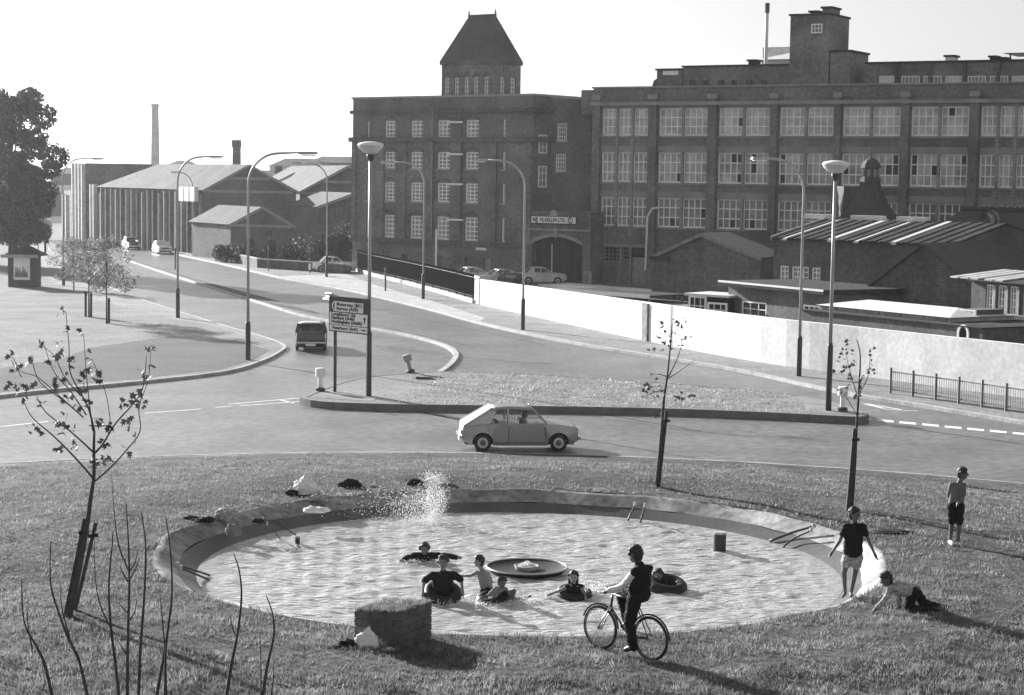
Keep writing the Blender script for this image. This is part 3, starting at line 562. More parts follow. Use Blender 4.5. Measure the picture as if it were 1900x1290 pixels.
# chimneys
def stack(name, label, px, ybot, ytop, Y, wpx, m, round_=False):
    P = uny(px, ybot, Y); zt_ = zat(px, ytop, Y); wd = wpx / FPX * Y; t = thing(name, label, 'chimney', (P.x, P.y, 0))
    if round_: MB().tube([(0, 0, 0), (0, 0, zt_ - 1)], [wd * .62, wd * .48], 14).build('shaft', m, t, True); MB().tube([(0, 0, zt_ - 1), (0, 0, zt_)], [wd * .55, wd * .52], 14).build('cap', m, t)
    else: MB().hexa([(-wd * .55, -wd * .55, 0), (wd * .55, -wd * .55, 0), (wd * .55, wd * .55, 0), (-wd * .55, wd * .55, 0)], [(-wd * .48, -wd * .48, zt_ - .9), (wd * .48, -wd * .48, zt_ - .9), (wd * .48, wd * .48, zt_ - .9), (-wd * .48, wd * .48, zt_ - .9)]).build('shaft', m, t); MB().box(-wd * .56, wd * .56, -wd * .56, wd * .56, zt_ - .899, zt_).build('cap', m, t)
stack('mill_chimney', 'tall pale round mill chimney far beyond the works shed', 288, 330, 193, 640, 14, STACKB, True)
stack('works_chimney', 'short dark square chimney behind the works shed ridge', 439, 340, 260, 236, 14, BRICK)
# far works with vertical piers beside the road
P4, P5 = un(188, 451, .12), un(118, 437, .12)
fw_ = Fac(P5, P4)
far = thing('far_works', 'far roadside works with tall pale piers and a raised stair bay', 'building', (P5.x, P5.y, 0), fw_.rz); z1 = fw_.z(170, 357)
MB().box(0, fw_.L, 0, 14, 0, z1).build('wall', SHEDB, far); a, b = fw_.u(148, 400), fw_.u(168, 400); z2 = fw_.z(158, 303)
MB().box(a, b, -.6, 8, 0, z2).build('stair_bay', SHEDB, far)
for px, yt in ((122, 360), (128, 362), (137, 355), (142, 356), (149, 303), (155, 304), (161, 304), (167, 305), (174, 342), (180, 342)):
    u = fw_.u(px, 400); z = fw_.z(px, yt); MB().box(u - .22, u + .22, -1.1 if yt < 310 else -.5, -.605 if yt < 310 else 0, 0, z).build('pier', mat('pale_pier', .5, .8), far)
for k, (px0, px1, y0, y1, Y, m, lab) in enumerate([(150, 370, 321, 400, 300, SHEDB, 'long flat-topped brick mill behind the far roadside works'), (95, 250, 313, 400, 420, SLATE2, 'pale hazy warehouse roofline beyond the far roadside works'), (500, 600, 296, 390, 330, ROOFW, 'pale hazy sheds beyond the lodge'), (575, 700, 292, 390, 420, SLATE2, 'pale distant mill block beyond the works gables'), (300, 360, 300, 380, 380, SHEDB, 'distant domed workshop behind the works shed roof'), (60, 125, 405, 440, 330, ROOFW, 'pale block standing for the haze at the far end of the road'), (380, 520, 318, 390, 290, SLATE2, 'pale northern shed roof behind the dark square chimney'), (-60, 140, 345, 440, 360, SHEDB, 'hazy brick mill behind the big tree')]):  # the white block at the road's end puts distant haze into its colour
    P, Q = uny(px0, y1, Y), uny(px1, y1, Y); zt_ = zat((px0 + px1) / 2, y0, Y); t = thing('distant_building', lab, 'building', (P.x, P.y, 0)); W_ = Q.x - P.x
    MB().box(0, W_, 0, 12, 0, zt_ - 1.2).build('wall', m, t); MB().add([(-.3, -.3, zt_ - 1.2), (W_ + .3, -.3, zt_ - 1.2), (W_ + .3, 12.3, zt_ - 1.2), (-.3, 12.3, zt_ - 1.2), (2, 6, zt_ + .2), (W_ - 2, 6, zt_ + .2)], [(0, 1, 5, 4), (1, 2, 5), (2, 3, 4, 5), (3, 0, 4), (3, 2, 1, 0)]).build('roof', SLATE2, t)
    nw = max(3, int(W_ / 3.2))
    for i in range(nw):
        for zz in np.arange(2, zt_ - 2.6, 3.4): MB().box(W_ * (i + .3) / nw, W_ * (i + .7) / nw, -.05, -.01, zz, zz + 1.8).build('window', GLASSD, t)

# right: brick buildings between the white wall and the factory
def gab_px(name, label, xl, xr, Yl, Yr, yE, xA, yA, back, wallm, roofm, verge=None, **k):
    P, Q = uny(xl, 600, Yl), uny(xr, 600, Yr); ap = (xA - xl) / (xr - xl); Ya = Yl + (Yr - Yl) * ap
    return gabled(name, label, P, Q, back, (zat(xl, yE, Yl), zat(xr, yE + 2, Yr)), zat(xA, yA, Ya), wallm, roofm, .15, ap, verge, **k)
t, a, b, c, W = gab_px('brick_shed', 'windowless dark brick gable shed beside the bent white vent pipe', 1208, 1408, 142, 134, 478, 1300, 436, (6, 11), BRICK3, SLATE, mat('verge_stone', .18))
n_ = Vector((W.y, -W.x, 0)).normalized(); MB().bar(n_ * .2 + a, n_ * .2 + a + W * .17, .2, .25).build('gutter', FELT, t)
# workshop with corrugated skylight roof
Y2a, Y2b = 131., 121.; P, Q = uny(1432, 590, Y2a), uny(1765, 600, Y2b); fw2 = Fac(P, Q)
wk = thing('skylight_workshop', 'brick workshop with a long corrugated roof striped by pale skylights', 'building', (P.x, P.y, 0), fw2.rz); DP = 6.5
ze = fw2.z(1530, 446); zr = fw2.z(1600, 411, DP); hs_ = []
for x0, x1 in ((1447, 1463), (1469, 1500), (1506, 1522)): hs_.append((fw2.u(x0, 510), fw2.u(x1, 510), fw2.z(1480, 524), fw2.z(1480, 495)))
mb = MB().wall(0, fw2.L, 0, ze, hs_, 0, .2); mb.add([(0, 0, 0), (0, 2 * DP, 0), (0, 2 * DP, ze), (0, DP, zr), (0, 0, ze)], [(0, 1, 2, 3, 4)]).add([(fw2.L, 0, 0), (fw2.L, 0, ze), (fw2.L, DP, zr), (fw2.L, 2 * DP, ze), (fw2.L, 2 * DP, 0)], [(0, 1, 2, 3, 4)]).build('wall', BRICK3, wk, fix=False)
for h in hs_: window(wk, *h, .12, 3 if h[1] - h[0] > .9 else 2, 3, .08)
nb = 34
for i in range(nb):
    x0, x1 = fw2.L * i / nb, fw2.L * (i + 1) / nb; pale = i in (2, 11, 16, 23)
    MB().hexa([(x0, -.25, ze - .1), (x1, -.25, ze - .1), (x1, DP, zr), (x0, DP, zr)], [(x0 + .06, -.25, ze + .04 + .05 * (i % 2)), (x1 - .02, -.25, ze + .04 + .05 * (i % 2)), (x1 - .02, DP, zr + .14 + .05 * (i % 2)), (x0 + .06, DP, zr + .14 + .05 * (i % 2))]).build('roof_sheet', ROOFW if pale else FELT, wk)
MB().hexa([(0, DP, zr), (fw2.L, DP, zr), (fw2.L, 2 * DP + .2, ze - .1), (0, 2 * DP + .2, ze - .1)], [(0, DP, zr + .14), (fw2.L, DP, zr + .14), (fw2.L, 2 * DP + .2, ze + .04), (0, 2 * DP + .2, ze + .04)]).build('roof', FELT, wk)
for x0, x1 in ((1492, 1546), (1583, 1640), (1668, 1722)): u0_, u1_ = fw2.u(x0, 411, DP), fw2.u(x1, 411, DP); MB().box(u0_, u1_, DP - .35, DP + .3, zr + .1, zr + .42).build('ridge_light', ROOFW, wk)
MB().bar((-.05, -.25, ze), (-.05, DP, zr + .12), .1, .3).build('verge', STONE, wk)
# cupola ventilator behind
P = uny(1612, 430, 138); cz0, cz1 = zat(1612, 405, 138), zat(1612, 337, 138)
cu_ = thing('roof_cupola', 'leaded cupola ventilator on a flared hipped roof in front of the factory windows', 'building', (P.x, P.y, 0)); ws = lambda px: px / FPX * 138
MB().box(-ws(52), ws(52), -ws(52), ws(52), 0, cz0).build('wall', BRICK3, cu_)
MB().lathe([(ws(70), cz0 - .2), (ws(52), cz0 + .5), (ws(38), cz0 + 1.2), (ws(27), cz0 + 2.0), (ws(20), cz1)], 4).build('flared_roof', SLATE, cu_).rotation_euler = (0, 0, R(20))
z3, z4 = zat(1612, 312, 138), zat(1612, 290, 138)
MB().lathe([(ws(19), cz1 - .05), (ws(19), cz1 + .25), (ws(15), cz1 + .25), (ws(15), z3), (ws(19), z3), (ws(18), z3 + .25), (ws(12), z3 + .55), (ws(5), z4 - .15), (.05, z4), (.04, z4 + .5)], 8).build('lantern', SLATE, cu_)
for k in range(8): a_ = 2 * math.pi * (k + .5) / 8; MB().box(-.12, .12, -.03, .03, cz1 + .35, z3 - .1).build('louvre', GLASS, cu_).location = (math.cos(a_) * ws(14.2), math.sin(a_) * ws(14.2), 0); cu_.children[-1].rotation_euler = (0, 0, a_ + R(90))
P = uny(1580, 430, 140); MB().box(-ws(17), ws(22), 0, 3, 0, zat(1580, 346, 140)).build('chimney_block', BRICK3, thing('brick_flue_block', 'square brick block rising beside the cupola', 'building', (P.x, P.y, 0)))
# dark gable and long slate roof at the right
gab_px('dark_gable_shed', 'dark brick gable shed rising behind the white-roofed hut', 1590, 1822, 118, 112, 550, 1712, 455, (8, 12), BRICK3, SLATE)
P, Q = uny(1672, 560, 136), uny(2080, 560, 124); fr = Fac(P, Q); lr = thing('slate_hall', 'long low hall with a broad slate roof and a round vent below the factory windows', 'building', (P.x, P.y, 0), fr.rz)
ze = fr.z(1850, 478); zr = fr.z(1850, 391, 8); 
MB().box(0, fr.L, 0, 15.9, 0, ze).build('wall', BRICK3, lr)
MB().prism([(0, ze), (0, ze)], 0, 0); MB().add([(-.2, -.3, ze), (fr.L, -.3, ze), (fr.L, 8, zr), (-.2, 8, zr), (-.2, 16.3, ze), (fr.L, 16.3, ze)], [(0, 1, 2, 3), (3, 2, 5, 4), (0, 3, 4), (1, 5, 2), (0, 4, 5, 1)]).build('roof', SLATE, lr)
MB().box(-.2, fr.L, 7.8, 8.2, zr - .02, zr + .25).build('ridge', SLATE, lr)
u = fr.u(1845, 415, 6); zz = fr.z(1845, 432, 6); MB().lathe([(.75, 0), (.75, .25), (.5, .3), (.5, -.6)], 14, 'y', (u, 5.2, zz + .9)).build('round_vent', STONE, lr); MB().box(u - .35, u + .35, 5.2, 7, zz - 1.2, zz + .4).build('vent_neck', SLATE, lr)
for px, py in ((1766, 446), (1871, 446)): u, zz = fr.uz(px, py, 2.4); MB().hexa([(u - .35, 2, zz - .6), (u + .35, 2, zz - .6), (u + .35, 3.2, zz - .4), (u - .35, 3.2, zz - .4)], [(u - .35, 2, zz + .2), (u + .35, 2, zz + .2), (u + .35, 3.4, zz + .5), (u - .35, 3.4, zz + .5)]).build('dormer', STONE, lr)
# hall with three tall windows
P, Q = uny(1800, 600, 108), uny(1990, 600, 101); fh = Fac(P, Q); hl = thing('tall_window_hall', 'brick hall with three tall barred windows under striped roof lights', 'building', (P.x, P.y, 0), fh.rz)
ze = fh.z(1850, 527); hs_ = [(fh.u(x0, 560), fh.u(x1, 560), fh.z(1850, 606), fh.z(1850, 529)) for x0, x1 in ((1828, 1844), (1850, 1867), (1872, 1888))]
mb = MB().wall(0, fh.L, 0, ze + .1, hs_, 0, .25); closed_box(mb, 0, fh.L, 0, 9, 0, ze + .1).build('wall', BRICK3, hl, fix=False)
for h in hs_: window(hl, *h, .15, 3, 6, .07); MB().box(h[1] - .02, h[1] + .16, -.06, .1, h[2], h[3]).build('pilaster', STONE, hl)
z2 = fh.z(1850, 500, 4.5)
MB().add([(-.2, -.3, ze + .1), (fh.L, -.3, ze + .1), (fh.L, 4.5, z2), (-.2, 4.5, z2), (-.2, 9.2, ze + .1), (fh.L, 9.2, ze + .1)], [(0, 1, 2, 3), (3, 2, 5, 4), (0, 3, 4), (1, 5, 2)]).build('roof', FELT, hl)
for k in range(5):
    u = fh.u(1816 + 19 * k + (8 if k > 2 else 0), 513, 2); sl_ = (z2 - ze - .1) / 4.8; f = lambda y: ze + .1 + (y + .3) * sl_ + .05
    MB().hexa([(u - .32, .1, f(.1) - .04), (u + .32, .1, f(.1) - .04), (u + .32, 4.2, f(4.2) - .04), (u - .32, 4.2, f(4.2) - .04)], [(u - .32, .1, f(.1) + .04), (u + .32, .1, f(.1) + .04), (u + .32, 4.2, f(4.2) + .04), (u - .32, 4.2, f(4.2) + .04)]).build('roof_light', mat('rooflight', .45, .4), hl)
MB().box(0, fh.L, -.12, -.01, fh.z(1850, 583), fh.z(1850, 581)).build('string_course', STONE, hl)
# flat-roofed office
P, Q = uny(1350, 600, 122), uny(1535, 610, 113); fo = Fac(P, Q); of = thing('flat_roof_office', 'low brick office under a thin white flat roof behind the white wall', 'building', (P.x, P.y, 0), fo.rz); zt_ = fo.z(1440, 537)
hs_ = [(fo.u(1376, 570), fo.u(1422, 570), fo.z(1400, 588), fo.z(1400, 560)), (fo.u(1490, 570), fo.u(1520, 570), fo.z(1500, 588), fo.z(1500, 566))]
mb = MB().wall(0, fo.L, 0, zt_, hs_, 0, .2); closed_box(mb, 0, fo.L, 0, 6, 0, zt_).build('wall', BRICK3, of, fix=False)
for h in hs_: window(of, *h, .08, 3, 2, .1, GLASSD)
MB().box(-.3, fo.L + .3, -.6, 6.2, zt_, zt_ + .28).build('roof_slab', FELT, of); MB().box(-.3, fo.L + .3, -.63, -.602, zt_ + .17, zt_ + .3).build('fascia', ROOFW, of)
P, Q = uny(1278, 600, 123), uny(1352, 600, 121); fp = Fac(P, Q); pc = thing('glazed_porch', 'small white-framed glazed porch beside the flat-roofed office', 'building', (P.x, P.y, 0), fp.rz); z = fp.z(1300, 549.5)
MB().box(0, fp.L, 0, 2.5, 0, z - 1.3).build('wall', BRICK3, pc)
h0 = fp.u(1314, 560)
window(pc, 0, h0 - .1, z - 1.29, z, -.03, 3, 2, .12, GLASSD); window(pc, h0, fp.L - .1, z - 1.29, z - .35, -.03, 3, 2, .12, GLASSD); MB().box(0, fp.L, .05, 2.5, z - 1.299, z).build('back', DARK, pc); MB().box(-.2, fp.L + .2, -.35, 2.6, z + .01, z + .16).build('roof_slab', ROOFW, pc)
# white-roofed hut on a flat brick base
P, Q = uny(1488, 640, 104), uny(1822, 650, 92.5); fw3 = Fac(P, Q); ht = thing('white_roof_hut', 'long low hut with a white hipped roof and glazed sides above a brick base', 'building', (P.x, P.y, 0), fw3.rz); zb = fw3.z(1600, 587.5)
MB().box(0, fw3.L, 0, 8, 0, zb).build('wall', BRICK3, ht); MB().box(-.1, fw3.L + .1, -.12, 8.1, zb, zb + .06).build('roof_slab', FELT, ht)
a, b = fw3.u(1520, 580, 1), fw3.u(1762, 590, 1); ze = fw3.z(1600, 573.5, 1); zr = fw3.z(1600, 555, 3.2)
MB().box(a, b, 1, 5.6, zb + .06, ze).build('hut_wall', mat('hut_grey', .35), ht)
for i in range(6): q0, q1 = a + (b - a) * (i + .1) / 6, a + (b - a) * (i + .9) / 6; MB().box(q0, q1, .94, .99, zb + .1, ze - .03).build('hut_window', GLASS, ht)
MB().add([(a - .15, .85, ze), (b + .15, .85, ze), (b + .15, 5.8, ze), (a - .15, 5.8, ze), (a + 1.6, 3.2, zr), (b - 1.6, 3.2, zr)], [(0, 1, 5, 4), (1, 2, 5), (2, 3, 4, 5), (3, 0, 4), (3, 2, 1, 0)]).build('hut_roof', ROOFW, ht)
q0, q1 = fw3.u(1782, 580, 3), fw3.u(1811, 580, 3); MB().box(q0, q1, 3.06, 5, zb + .06, zb + .62).build('clerestory', BRICK3, ht); window(ht, q0, q1, zb + .07, zb + .6, 3, 7, 1, .05, GLASSD)
ua, zz = fw3.uz(1788, 640); za = fw3.z(1788, 608); wr = ws(9) * .75
arc = [(ua + wr * math.cos(t), za - wr + wr * 1.15 * math.sin(t)) for t in np.linspace(0, math.pi, 11)]
MB().prism([(ua + wr * 1.0, .3)] + arc + [(ua - wr, .3)], -.05, -.004).build('arched_window', GLASSD, ht, tri=True)
o_ = [(ua + (x - ua) * 1.5, za - wr + (z - za + wr) * 1.4) for x, z in arc]
MB().prism([(ua + wr * 1.5, .3)] + o_ + [(ua - wr * 1.5, .3), (ua - wr, .3)] + arc[::-1] + [(ua + wr, .3)], -.1, -.006).build('arch_trim', WHITE, ht, tri=True)
# low striped canopies in the yard
for k, (x0, x1, y0, Y, lab) in enumerate([(1000, 1206, 528, 150, 'long white-edged canopy across the yard by the arched gateway'), (1040, 1206, 536, 143, 'white-edged canopy nearest the wall beside the dark shed')]):
    P, Q = uny(x0, y0, Y), uny(x1, y0 - 1, Y - 7); f_ = Fac(P, Q); t = thing('yard_canopy', lab, 'canopy', (P.x, P.y, 0), f_.rz); z = P.z
    MB().box(0, f_.L, 0, 4, z - .12, z).build('roof', FELT, t); MB().box(0, f_.L, -.06, -.002, z - .22, z + .04).build('fascia', WHITE, t)
    for q in (.3, f_.L / 2, f_.L - .3): MB().tube([(q, .3, 0), (q, .3, z - .1)], .07, 6).build('post', STEEL, t); MB().tube([(q, 3.7, 0), (q, 3.7, z - .1)], .07, 6).build('post', STEEL, t)

# ------------------------------------------------------------------ white boundary wall, railings
WL = [un(880, 562, .12), un(1200, 636, .12), un(1488, 690, .12), un(1900, 757, .12)]
def ztw(p): return 1.95
WP = []
for x_, yb_, yt_ in ((880, 563, 517), (1300, 653, 574.5), (1645, 704, 613), (2150, 772, 666)):
    p_ = un(x_, yb_, .12); WP.append(Vector((p_.x, p_.y, zat(x_, yt_, p_.y))))
WP = smooth_line(WP, 7); WZ = [v.z for v in WP]; WP = [Vector((v.x, v.y, 0)) for v in WP]
wl = thing('boundary_wall', 'long whitewashed boundary wall curving along the footway below the factory', 'wall', WP[0])
for i in range(len(WP) - 1):
    a, b = WP[i] - WP[0], WP[i + 1] - WP[0]; d = (b - a).normalized(); q = Vector((d.y, -d.x, 0)) * -.24
    if q.y < 0: q = -q
    MB().hexa([a, b, b + q, a + q], [v + Vector((0, 0, h_)) for v, h_ in ((a, WZ[i]), (b, WZ[i + 1]), (b + q, WZ[i + 1]), (a + q, WZ[i]))]).build('panel', CREAM, wl)
k_ = min(range(len(WP) - 1), key=lambda q_: abs((WP[q_].x + WP[q_ + 1].x) / 2 - un(1201, 636, .12).x)); dd = (WP[k_ + 1] - WP[k_]).normalized(); pp = WP[k_] + dd * ((un(1201, 636, .12).x - WP[k_].x) / dd.x) - WP[0]
MB().bar(pp + dd * -.35 + Vector((-.05, -.06, 1.1)), pp + dd * .35 + Vector((-.05, -.06, 1.1)), .12, 2.2).build('pier', mat('stained_pier', .22, .9, .4, 4.), wl)
def railing(name, label, pts, h, step, pstep, m, bw=.03, finial=False, wallh=0.):
    t = thing(name, label, 'railing', pts[0]); o = Vector(pts[0]); acc = 0; mb = MB(); rails = MB()
    if wallh:
        for i in range(len(pts) - 1): MB().bar(pts[i] - o + Vector((0, 0, wallh / 2)), pts[i + 1] - o + Vector((0, 0, wallh / 2)), .3, wallh).build('plinth', KERB, t)
    nxt = 0.; nb_ = 0.; tot = 0.
    for i in range(len(pts) - 1):
        a, b = Vector(pts[i]) - o, Vector(pts[i + 1]) - o; ln = (b - a).length
        for zz in (.18 + wallh, h - .12): rails.bar(a + Vector((0, 0, zz)), b + Vector((0, 0, zz)), .04, .05)
        while nb_ < tot + ln: p = a + (b - a) * ((nb_ - tot) / ln); mb.bar(p + Vector((0, 0, .1 + wallh)), p + Vector((0, 0, h + (.1 if finial else -.12))), bw); nb_ += step
        while nxt < tot + ln: p = a + (b - a) * ((nxt - tot) / ln); MB().box(p.x - .045, p.x + .045, p.y - .045, p.y + .045, 0, h + .05).build('post', m, t); nxt += pstep
        tot += ln
    rails.build('rail', m, t); tag(mb.build('bars', m, t), kind='stuff'); return t
rp = [un(x, y, .12) for x, y in ((1652, 730), (1760, 746), (1900, 768), (2050, 793))]
railing('pedestrian_railing', 'grey pedestrian guard railing along the footway kerb', rp, 1.05, .13, 1.33, mat('railing_grey', .15, .6), .016)
ip = [un(x, y, .12) for x, y in ((648, 499), (690, 512), (760, 529), (830, 548), (880, 563))]
railing('iron_railing', 'black iron railings on a low plinth in front of the corner block', ip, 1.95, .13, 2.7, BLACKP, .04, True, .3)
# ------------------------------------------------------------------ street lamps
def lamp(px, py, az, label, h=9.9, reach=2.4, z=.12, grp='curved lamp columns along the roads'):
    P = un(px, py, z); t = thing('street_lamp', label, 'street lamp', P, az, grp)
    MB().tube([(0, 0, -.05), (0, 0, 1.75), (0, 0, 1.85)], [.125, .125, .085], 10).build('base', POLED, t)
    r = 1.5; pts = [(0, 0, 1.8), (0, 0, h - r)] + [(r - r * math.cos(a), 0, h - r + r * math.sin(a)) for a in np.linspace(.15, math.pi / 2, 9)] + [(reach, 0, h + .05)]
    MB().tube(pts, [.075] + [.06] * (len(pts) - 2) + [.035], 8).build('column', STEEL, t, True)
    q = MB(); q.hexa([(reach - .1, -.07, h - .04), (reach + .85, -.1, h - .02), (reach + .85, .1, h - .02), (reach - .1, .07, h - .04)], [(reach - .1, -.05, h + .1), (reach + .8, -.06, h + .1), (reach + .8, .06, h + .1), (reach - .1, .05, h + .1)])
    la = q.build('lantern', STEEL, t, bevel=.02); MB().box(reach + .05, reach + .75, -.07, .07, h - .1, h - .045).build('lamp_bowl', WHITE, la, bevel=.02)
lamp(460, 668, R(-8), 'street lamp standing on the grass verge by its rounded kerb nose', reach=2.55)
lamp(330, 590, R(-12), 'street lamp on the footpath edge beyond the twin staked trees', reach=2.1)
lamp(118, 530, R(-10), 'street lamp next to the poster kiosk', reach=2.5)
lamp(606, 514, R(172), 'street lamp in front of the roadside bush')
lamp(785, 555, R(170), 'street lamp standing before the black iron railings')
lamp(970, 612, R(165), 'street lamp in front of the arched gateway')
lamp(1482, 698, R(205), 'street lamp beside the flat-roofed office', reach=2.0)
lamp(357, 471, R(180), 'far street lamp at the corner of the works shed', h=9.0, reach=1.6)
lamp(84, 474, R(185), 'far street lamp under the big tree', h=9.5, reach=1.8)
def mast(px, py, ytop, z, label):
    P = un(px, py, z); h = zat(px, ytop, P.y) - z; t = thing('lamp_mast', label, 'lamp mast', P, 0, 'straight masts with saucer lanterns')
    MB().tube([(0, 0, -.1), (0, 0, 2.5), (0, 0, 2.6)], [.115, .11, .085], 12).build('base', POLED, t, True)
    MB().tube([(0, 0, 2.55), (0, 0, h - .55)], [.075, .06], 12).build('column', STEEL, t, True)
    MB().lathe([(.07, h - .75), (.13, h - .62), (.16, h - .5), (.1, h - .46)], 16).build('lantern_neck', POLED, t, True)
    b = MB().lathe([(.1, h - .48), (.28, h - .4), (.46, h - .24), (.5, h - .14)], 24).build('saucer', mat('lamp_diffuser', .6, .4), t, True)
    MB().lathe([(.5, h - .139), (.52, h - .1), (.44, h - .03), (.2, h + .02), (.01, h + .03)], 24).build('lid', WHITE, b, True)
mast(684, 735, 264, .26, 'tall lamp mast with a saucer lantern beside the direction sign')
mast(1537, 762, 299, .26, 'tall lamp mast with a saucer lantern near the dashed give-way line')
# thin poles and posts
for px, py, hpx, lab in [(71, 474, 150, 'slim pole under the big tree'), (325, 499, 36, 'dark traffic post on the central reservation'), (498, 503, 75, 'slender sign pole by the bushes'), (575, 506, 14, 'short bollard by the bushes'), (715, 540, 40, 'dark post before the iron railings'), (595, 502, 14, 'short bollard beside the parked white car')]:
    P = un(px, py, .12); h = zat(px, py - hpx, P.y); t = thing('post', lab, 'post', P); MB().tube([(0, 0, -.05), (0, 0, h - .1)], .07 if hpx < 50 else .05, 8).build('shaft', POLED, t)
    if hpx == 75: MB().box(-.35, .35, -.04, .02, h - .65, h - .1).build('plate', POLED, t)
    elif hpx < 20: MB().tube([(0, 0, h * .3), (0, 0, h)], .1, 8).build('cap', WHITE, t)
    else: MB().tube([(0, 0, h - .12), (0, 0, h)], [.08, .04], 8).build('cap', POLED, t)
# ------------------------------------------------------------------ direction sign
PL_, PR_ = un(620, 727, .26), un(684, 735, .26); fs = Fac(PL_, (PR_.x, PR_.y - .2, 0))
ds = thing('direction_sign', 'large road direction sign with destination panels on two posts', 'sign', (PL_.x, PL_.y, 0), fs.rz)
u0_, z1 = fs.uz(614, 548.5); u1_ = fs.u(688.5, 552); z0 = fs.z(614, 614); wd = u1_ - u0_; hh = z1 - z0
MB().box(u0_, u1_, -.1, -.04, z0, z1).build('board', mat('sign_dark', .03, .5), ds, bevel=.01)
for u, zz in ((fs.u(621.5, 680), z1 + .05),): MB().tube([(u, 0, .2), (u, 0, zz)], .07, 10).build('post', POLED, ds)
MB().tube([(fs.u(682, 680), .02, .2), (fs.u(682, 680), .02, z1 + .02)], .05, 10).build('post', POLED, ds)
fy = lambda k: z1 - hh * k; fx = lambda k: u0_ + wd * k; yf = -.112
p1 = MB().prism([(fx(.13), fy(.14)), (fx(.86), fy(.14)), (fx(.86), fy(.42)), (fx(.13), fy(.42)), (fx(.09), fy(.34)), (fx(.08), fy(.28)), (fx(.09), fy(.21))], yf, -.101).build('panel', WHITE, ds, tri=True)
MB().box(fx(.03), fx(.965), yf, -.101, fy(.79), fy(.45)).build('panel', WHITE, ds); MB().box(fx(.03), fx(.965), yf, -.101, fy(.965), fy(.81)).build('panel', WHITE, ds)
RX = (R(90), 0, 0); tl = lambda s, kx, ky, sz: text(s, sz, ds, (fx(kx), yf - .006, fy(ky)), RX, name='lettering', sx=1.32, bold=.006)
tl('Motorway (M1)', .2, .26, .19); tl('Burton (A50)', .2, .38, .19); tl("Loughboro' A6", .07, .54, .19); tl('Newark (A46)', .07, .645, .19); tl('Nottingham (A606)', .07, .75, .185); tl("Peterboro' (A47)", .1, .925, .175)
ar = [(fx(.9 + .035 * x), fy(.7) + hh * .2 * z) for x, z in ((-.35, 0), (.35, 0), (.35, .55), (1, .5), (0, 1), (-1, .5), (-.35, .55))]
MB().prism(ar, yf - .012, yf - .002).build('arrow', BLACKP, ds, tri=True)
ar = [(fx(.81) + wd * .13 * x, fy(.885) + hh * .035 * z) for x, z in ((0, -.35), (.55, -.35), (.5, -1), (1, 0), (.5, 1), (.55, .35), (0, .35))]
MB().prism(ar, yf - .012, yf - .002).build('arrow', BLACKP, ds, tri=True)
ar = [(fx(.155 + .05 * (1 - math.cos(a)) - .04), fy(.28) + hh * .11 * math.sin(a)) for a in np.linspace(-1.2, 1.2, 9)]
MB().prism(ar + [(x + wd * (.035 - .02 * abs(i - 4) / 4), z) for i, (x, z) in enumerate(ar)][::-1], yf - .012, yf - .002).build('arrow', BLACKP, ds, tri=True)
for (x0, x1, yy) in ((-.17, .02, .12), (-.1, .02, .06)): MB().tube([(fx(x0), 0, fy(yy)), (fx(x1), -.05, fy(yy))], .09, 8).build('lamp_arm', STEEL, ds)
MB().tube([(fx(.2), -.1, z1), (fx(.12), -.5, z1 + .12), (fx(.3), -.55, z1 + .13)], .05, 6).build('lamp_arm', STEEL, ds)
def bollard(px, py, z, h, lab, tilt=0., m=WHITE):
    t = thing('traffic_bollard', lab, 'bollard', un(px, py, z)); t.rotation_euler = (0, tilt, 0)
    MB().lathe([(.2, 0), (.2, .12), (.12, .16)], 14).build('base', POLED, t); MB().lathe([(.1, .15), (.09, h * .62)], 12).build('shaft', m, t, True); MB().lathe([(.09, h * .62), (.2, h * .64), (.2, h * .97), (.14, h), (.01, h)], 16).build('head', m, t)
bollard(594, 726, .26, .95, 'white traffic bollard next to the direction sign posts')
bollard(762, 692, .26, .85, 'leaning grey bollard on the back edge of the grass island', R(-14), mat('grey_paint', .3))
bollard(1563, 763, .26, .95, 'white traffic bollard beside the lamp mast near the give-way dashes')
P = un(786, 703, .26); MB().hexa([(-.35, -.25, 0), (.4, -.3, 0), (.4, .2, 0), (-.35, .25, 0)], [(-.33, -.23, .1), (.38, -.28, .1), (.38, .18, .06), (-.33, .23, .08)]).build('access_cover', POLED, thing('manhole_cover', 'dark access cover lying in the island grass', 'cover', P))
# ------------------------------------------------------------------ poster kiosk
A, B = un(12, 533, .12), un(66, 534, .12); fk = Fac(A, B); kk = thing('poster_kiosk', 'dark kiosk with a pyramid roof and a pale framed poster', 'kiosk', (A.x, A.y, .1), fk.rz); kl = fk.L; kz = fk.z(40, 478)
MB().box(.1, kl - .1, .1, kl - .6, 0, kz).build('wall', mat('kiosk_timber', .06, .7, .3, 2.), kk)
MB().add([(-.3, -.3, kz), (kl + .3, -.3, kz), (kl + .3, kl + .3, kz), (-.3, kl + .3, kz), (kl / 2, kl / 2, kz + .95)], [(0, 1, 4), (1, 2, 4), (2, 3, 4), (3, 0, 4), (3, 2, 1, 0)]).build('roof', FELT, kk)
MB().box(-.32, kl + .32, -.33, -.28, kz - .12, kz + .12).build('fascia', STONE, kk)
a, b, c, d = fk.u(25, 500), fk.u(55, 500), fk.z(40, 522), fk.z(40, 475); po = MB().box(a, b, .04, .098, c, d).build('poster', WHITE, kk)
for i in range(7): x = a + (b - a) * (.14 + .11 * i); h_ = (d - c) * random.uniform(.25, .6); MB().prism([(x - .1, c + .2), (x + .1, c + .2), (x + .03, c + .2 + h_), (x - .03, c + .2 + h_ * .9)], .034, .039).build('poster_print', mat('print_grey', .15), po)
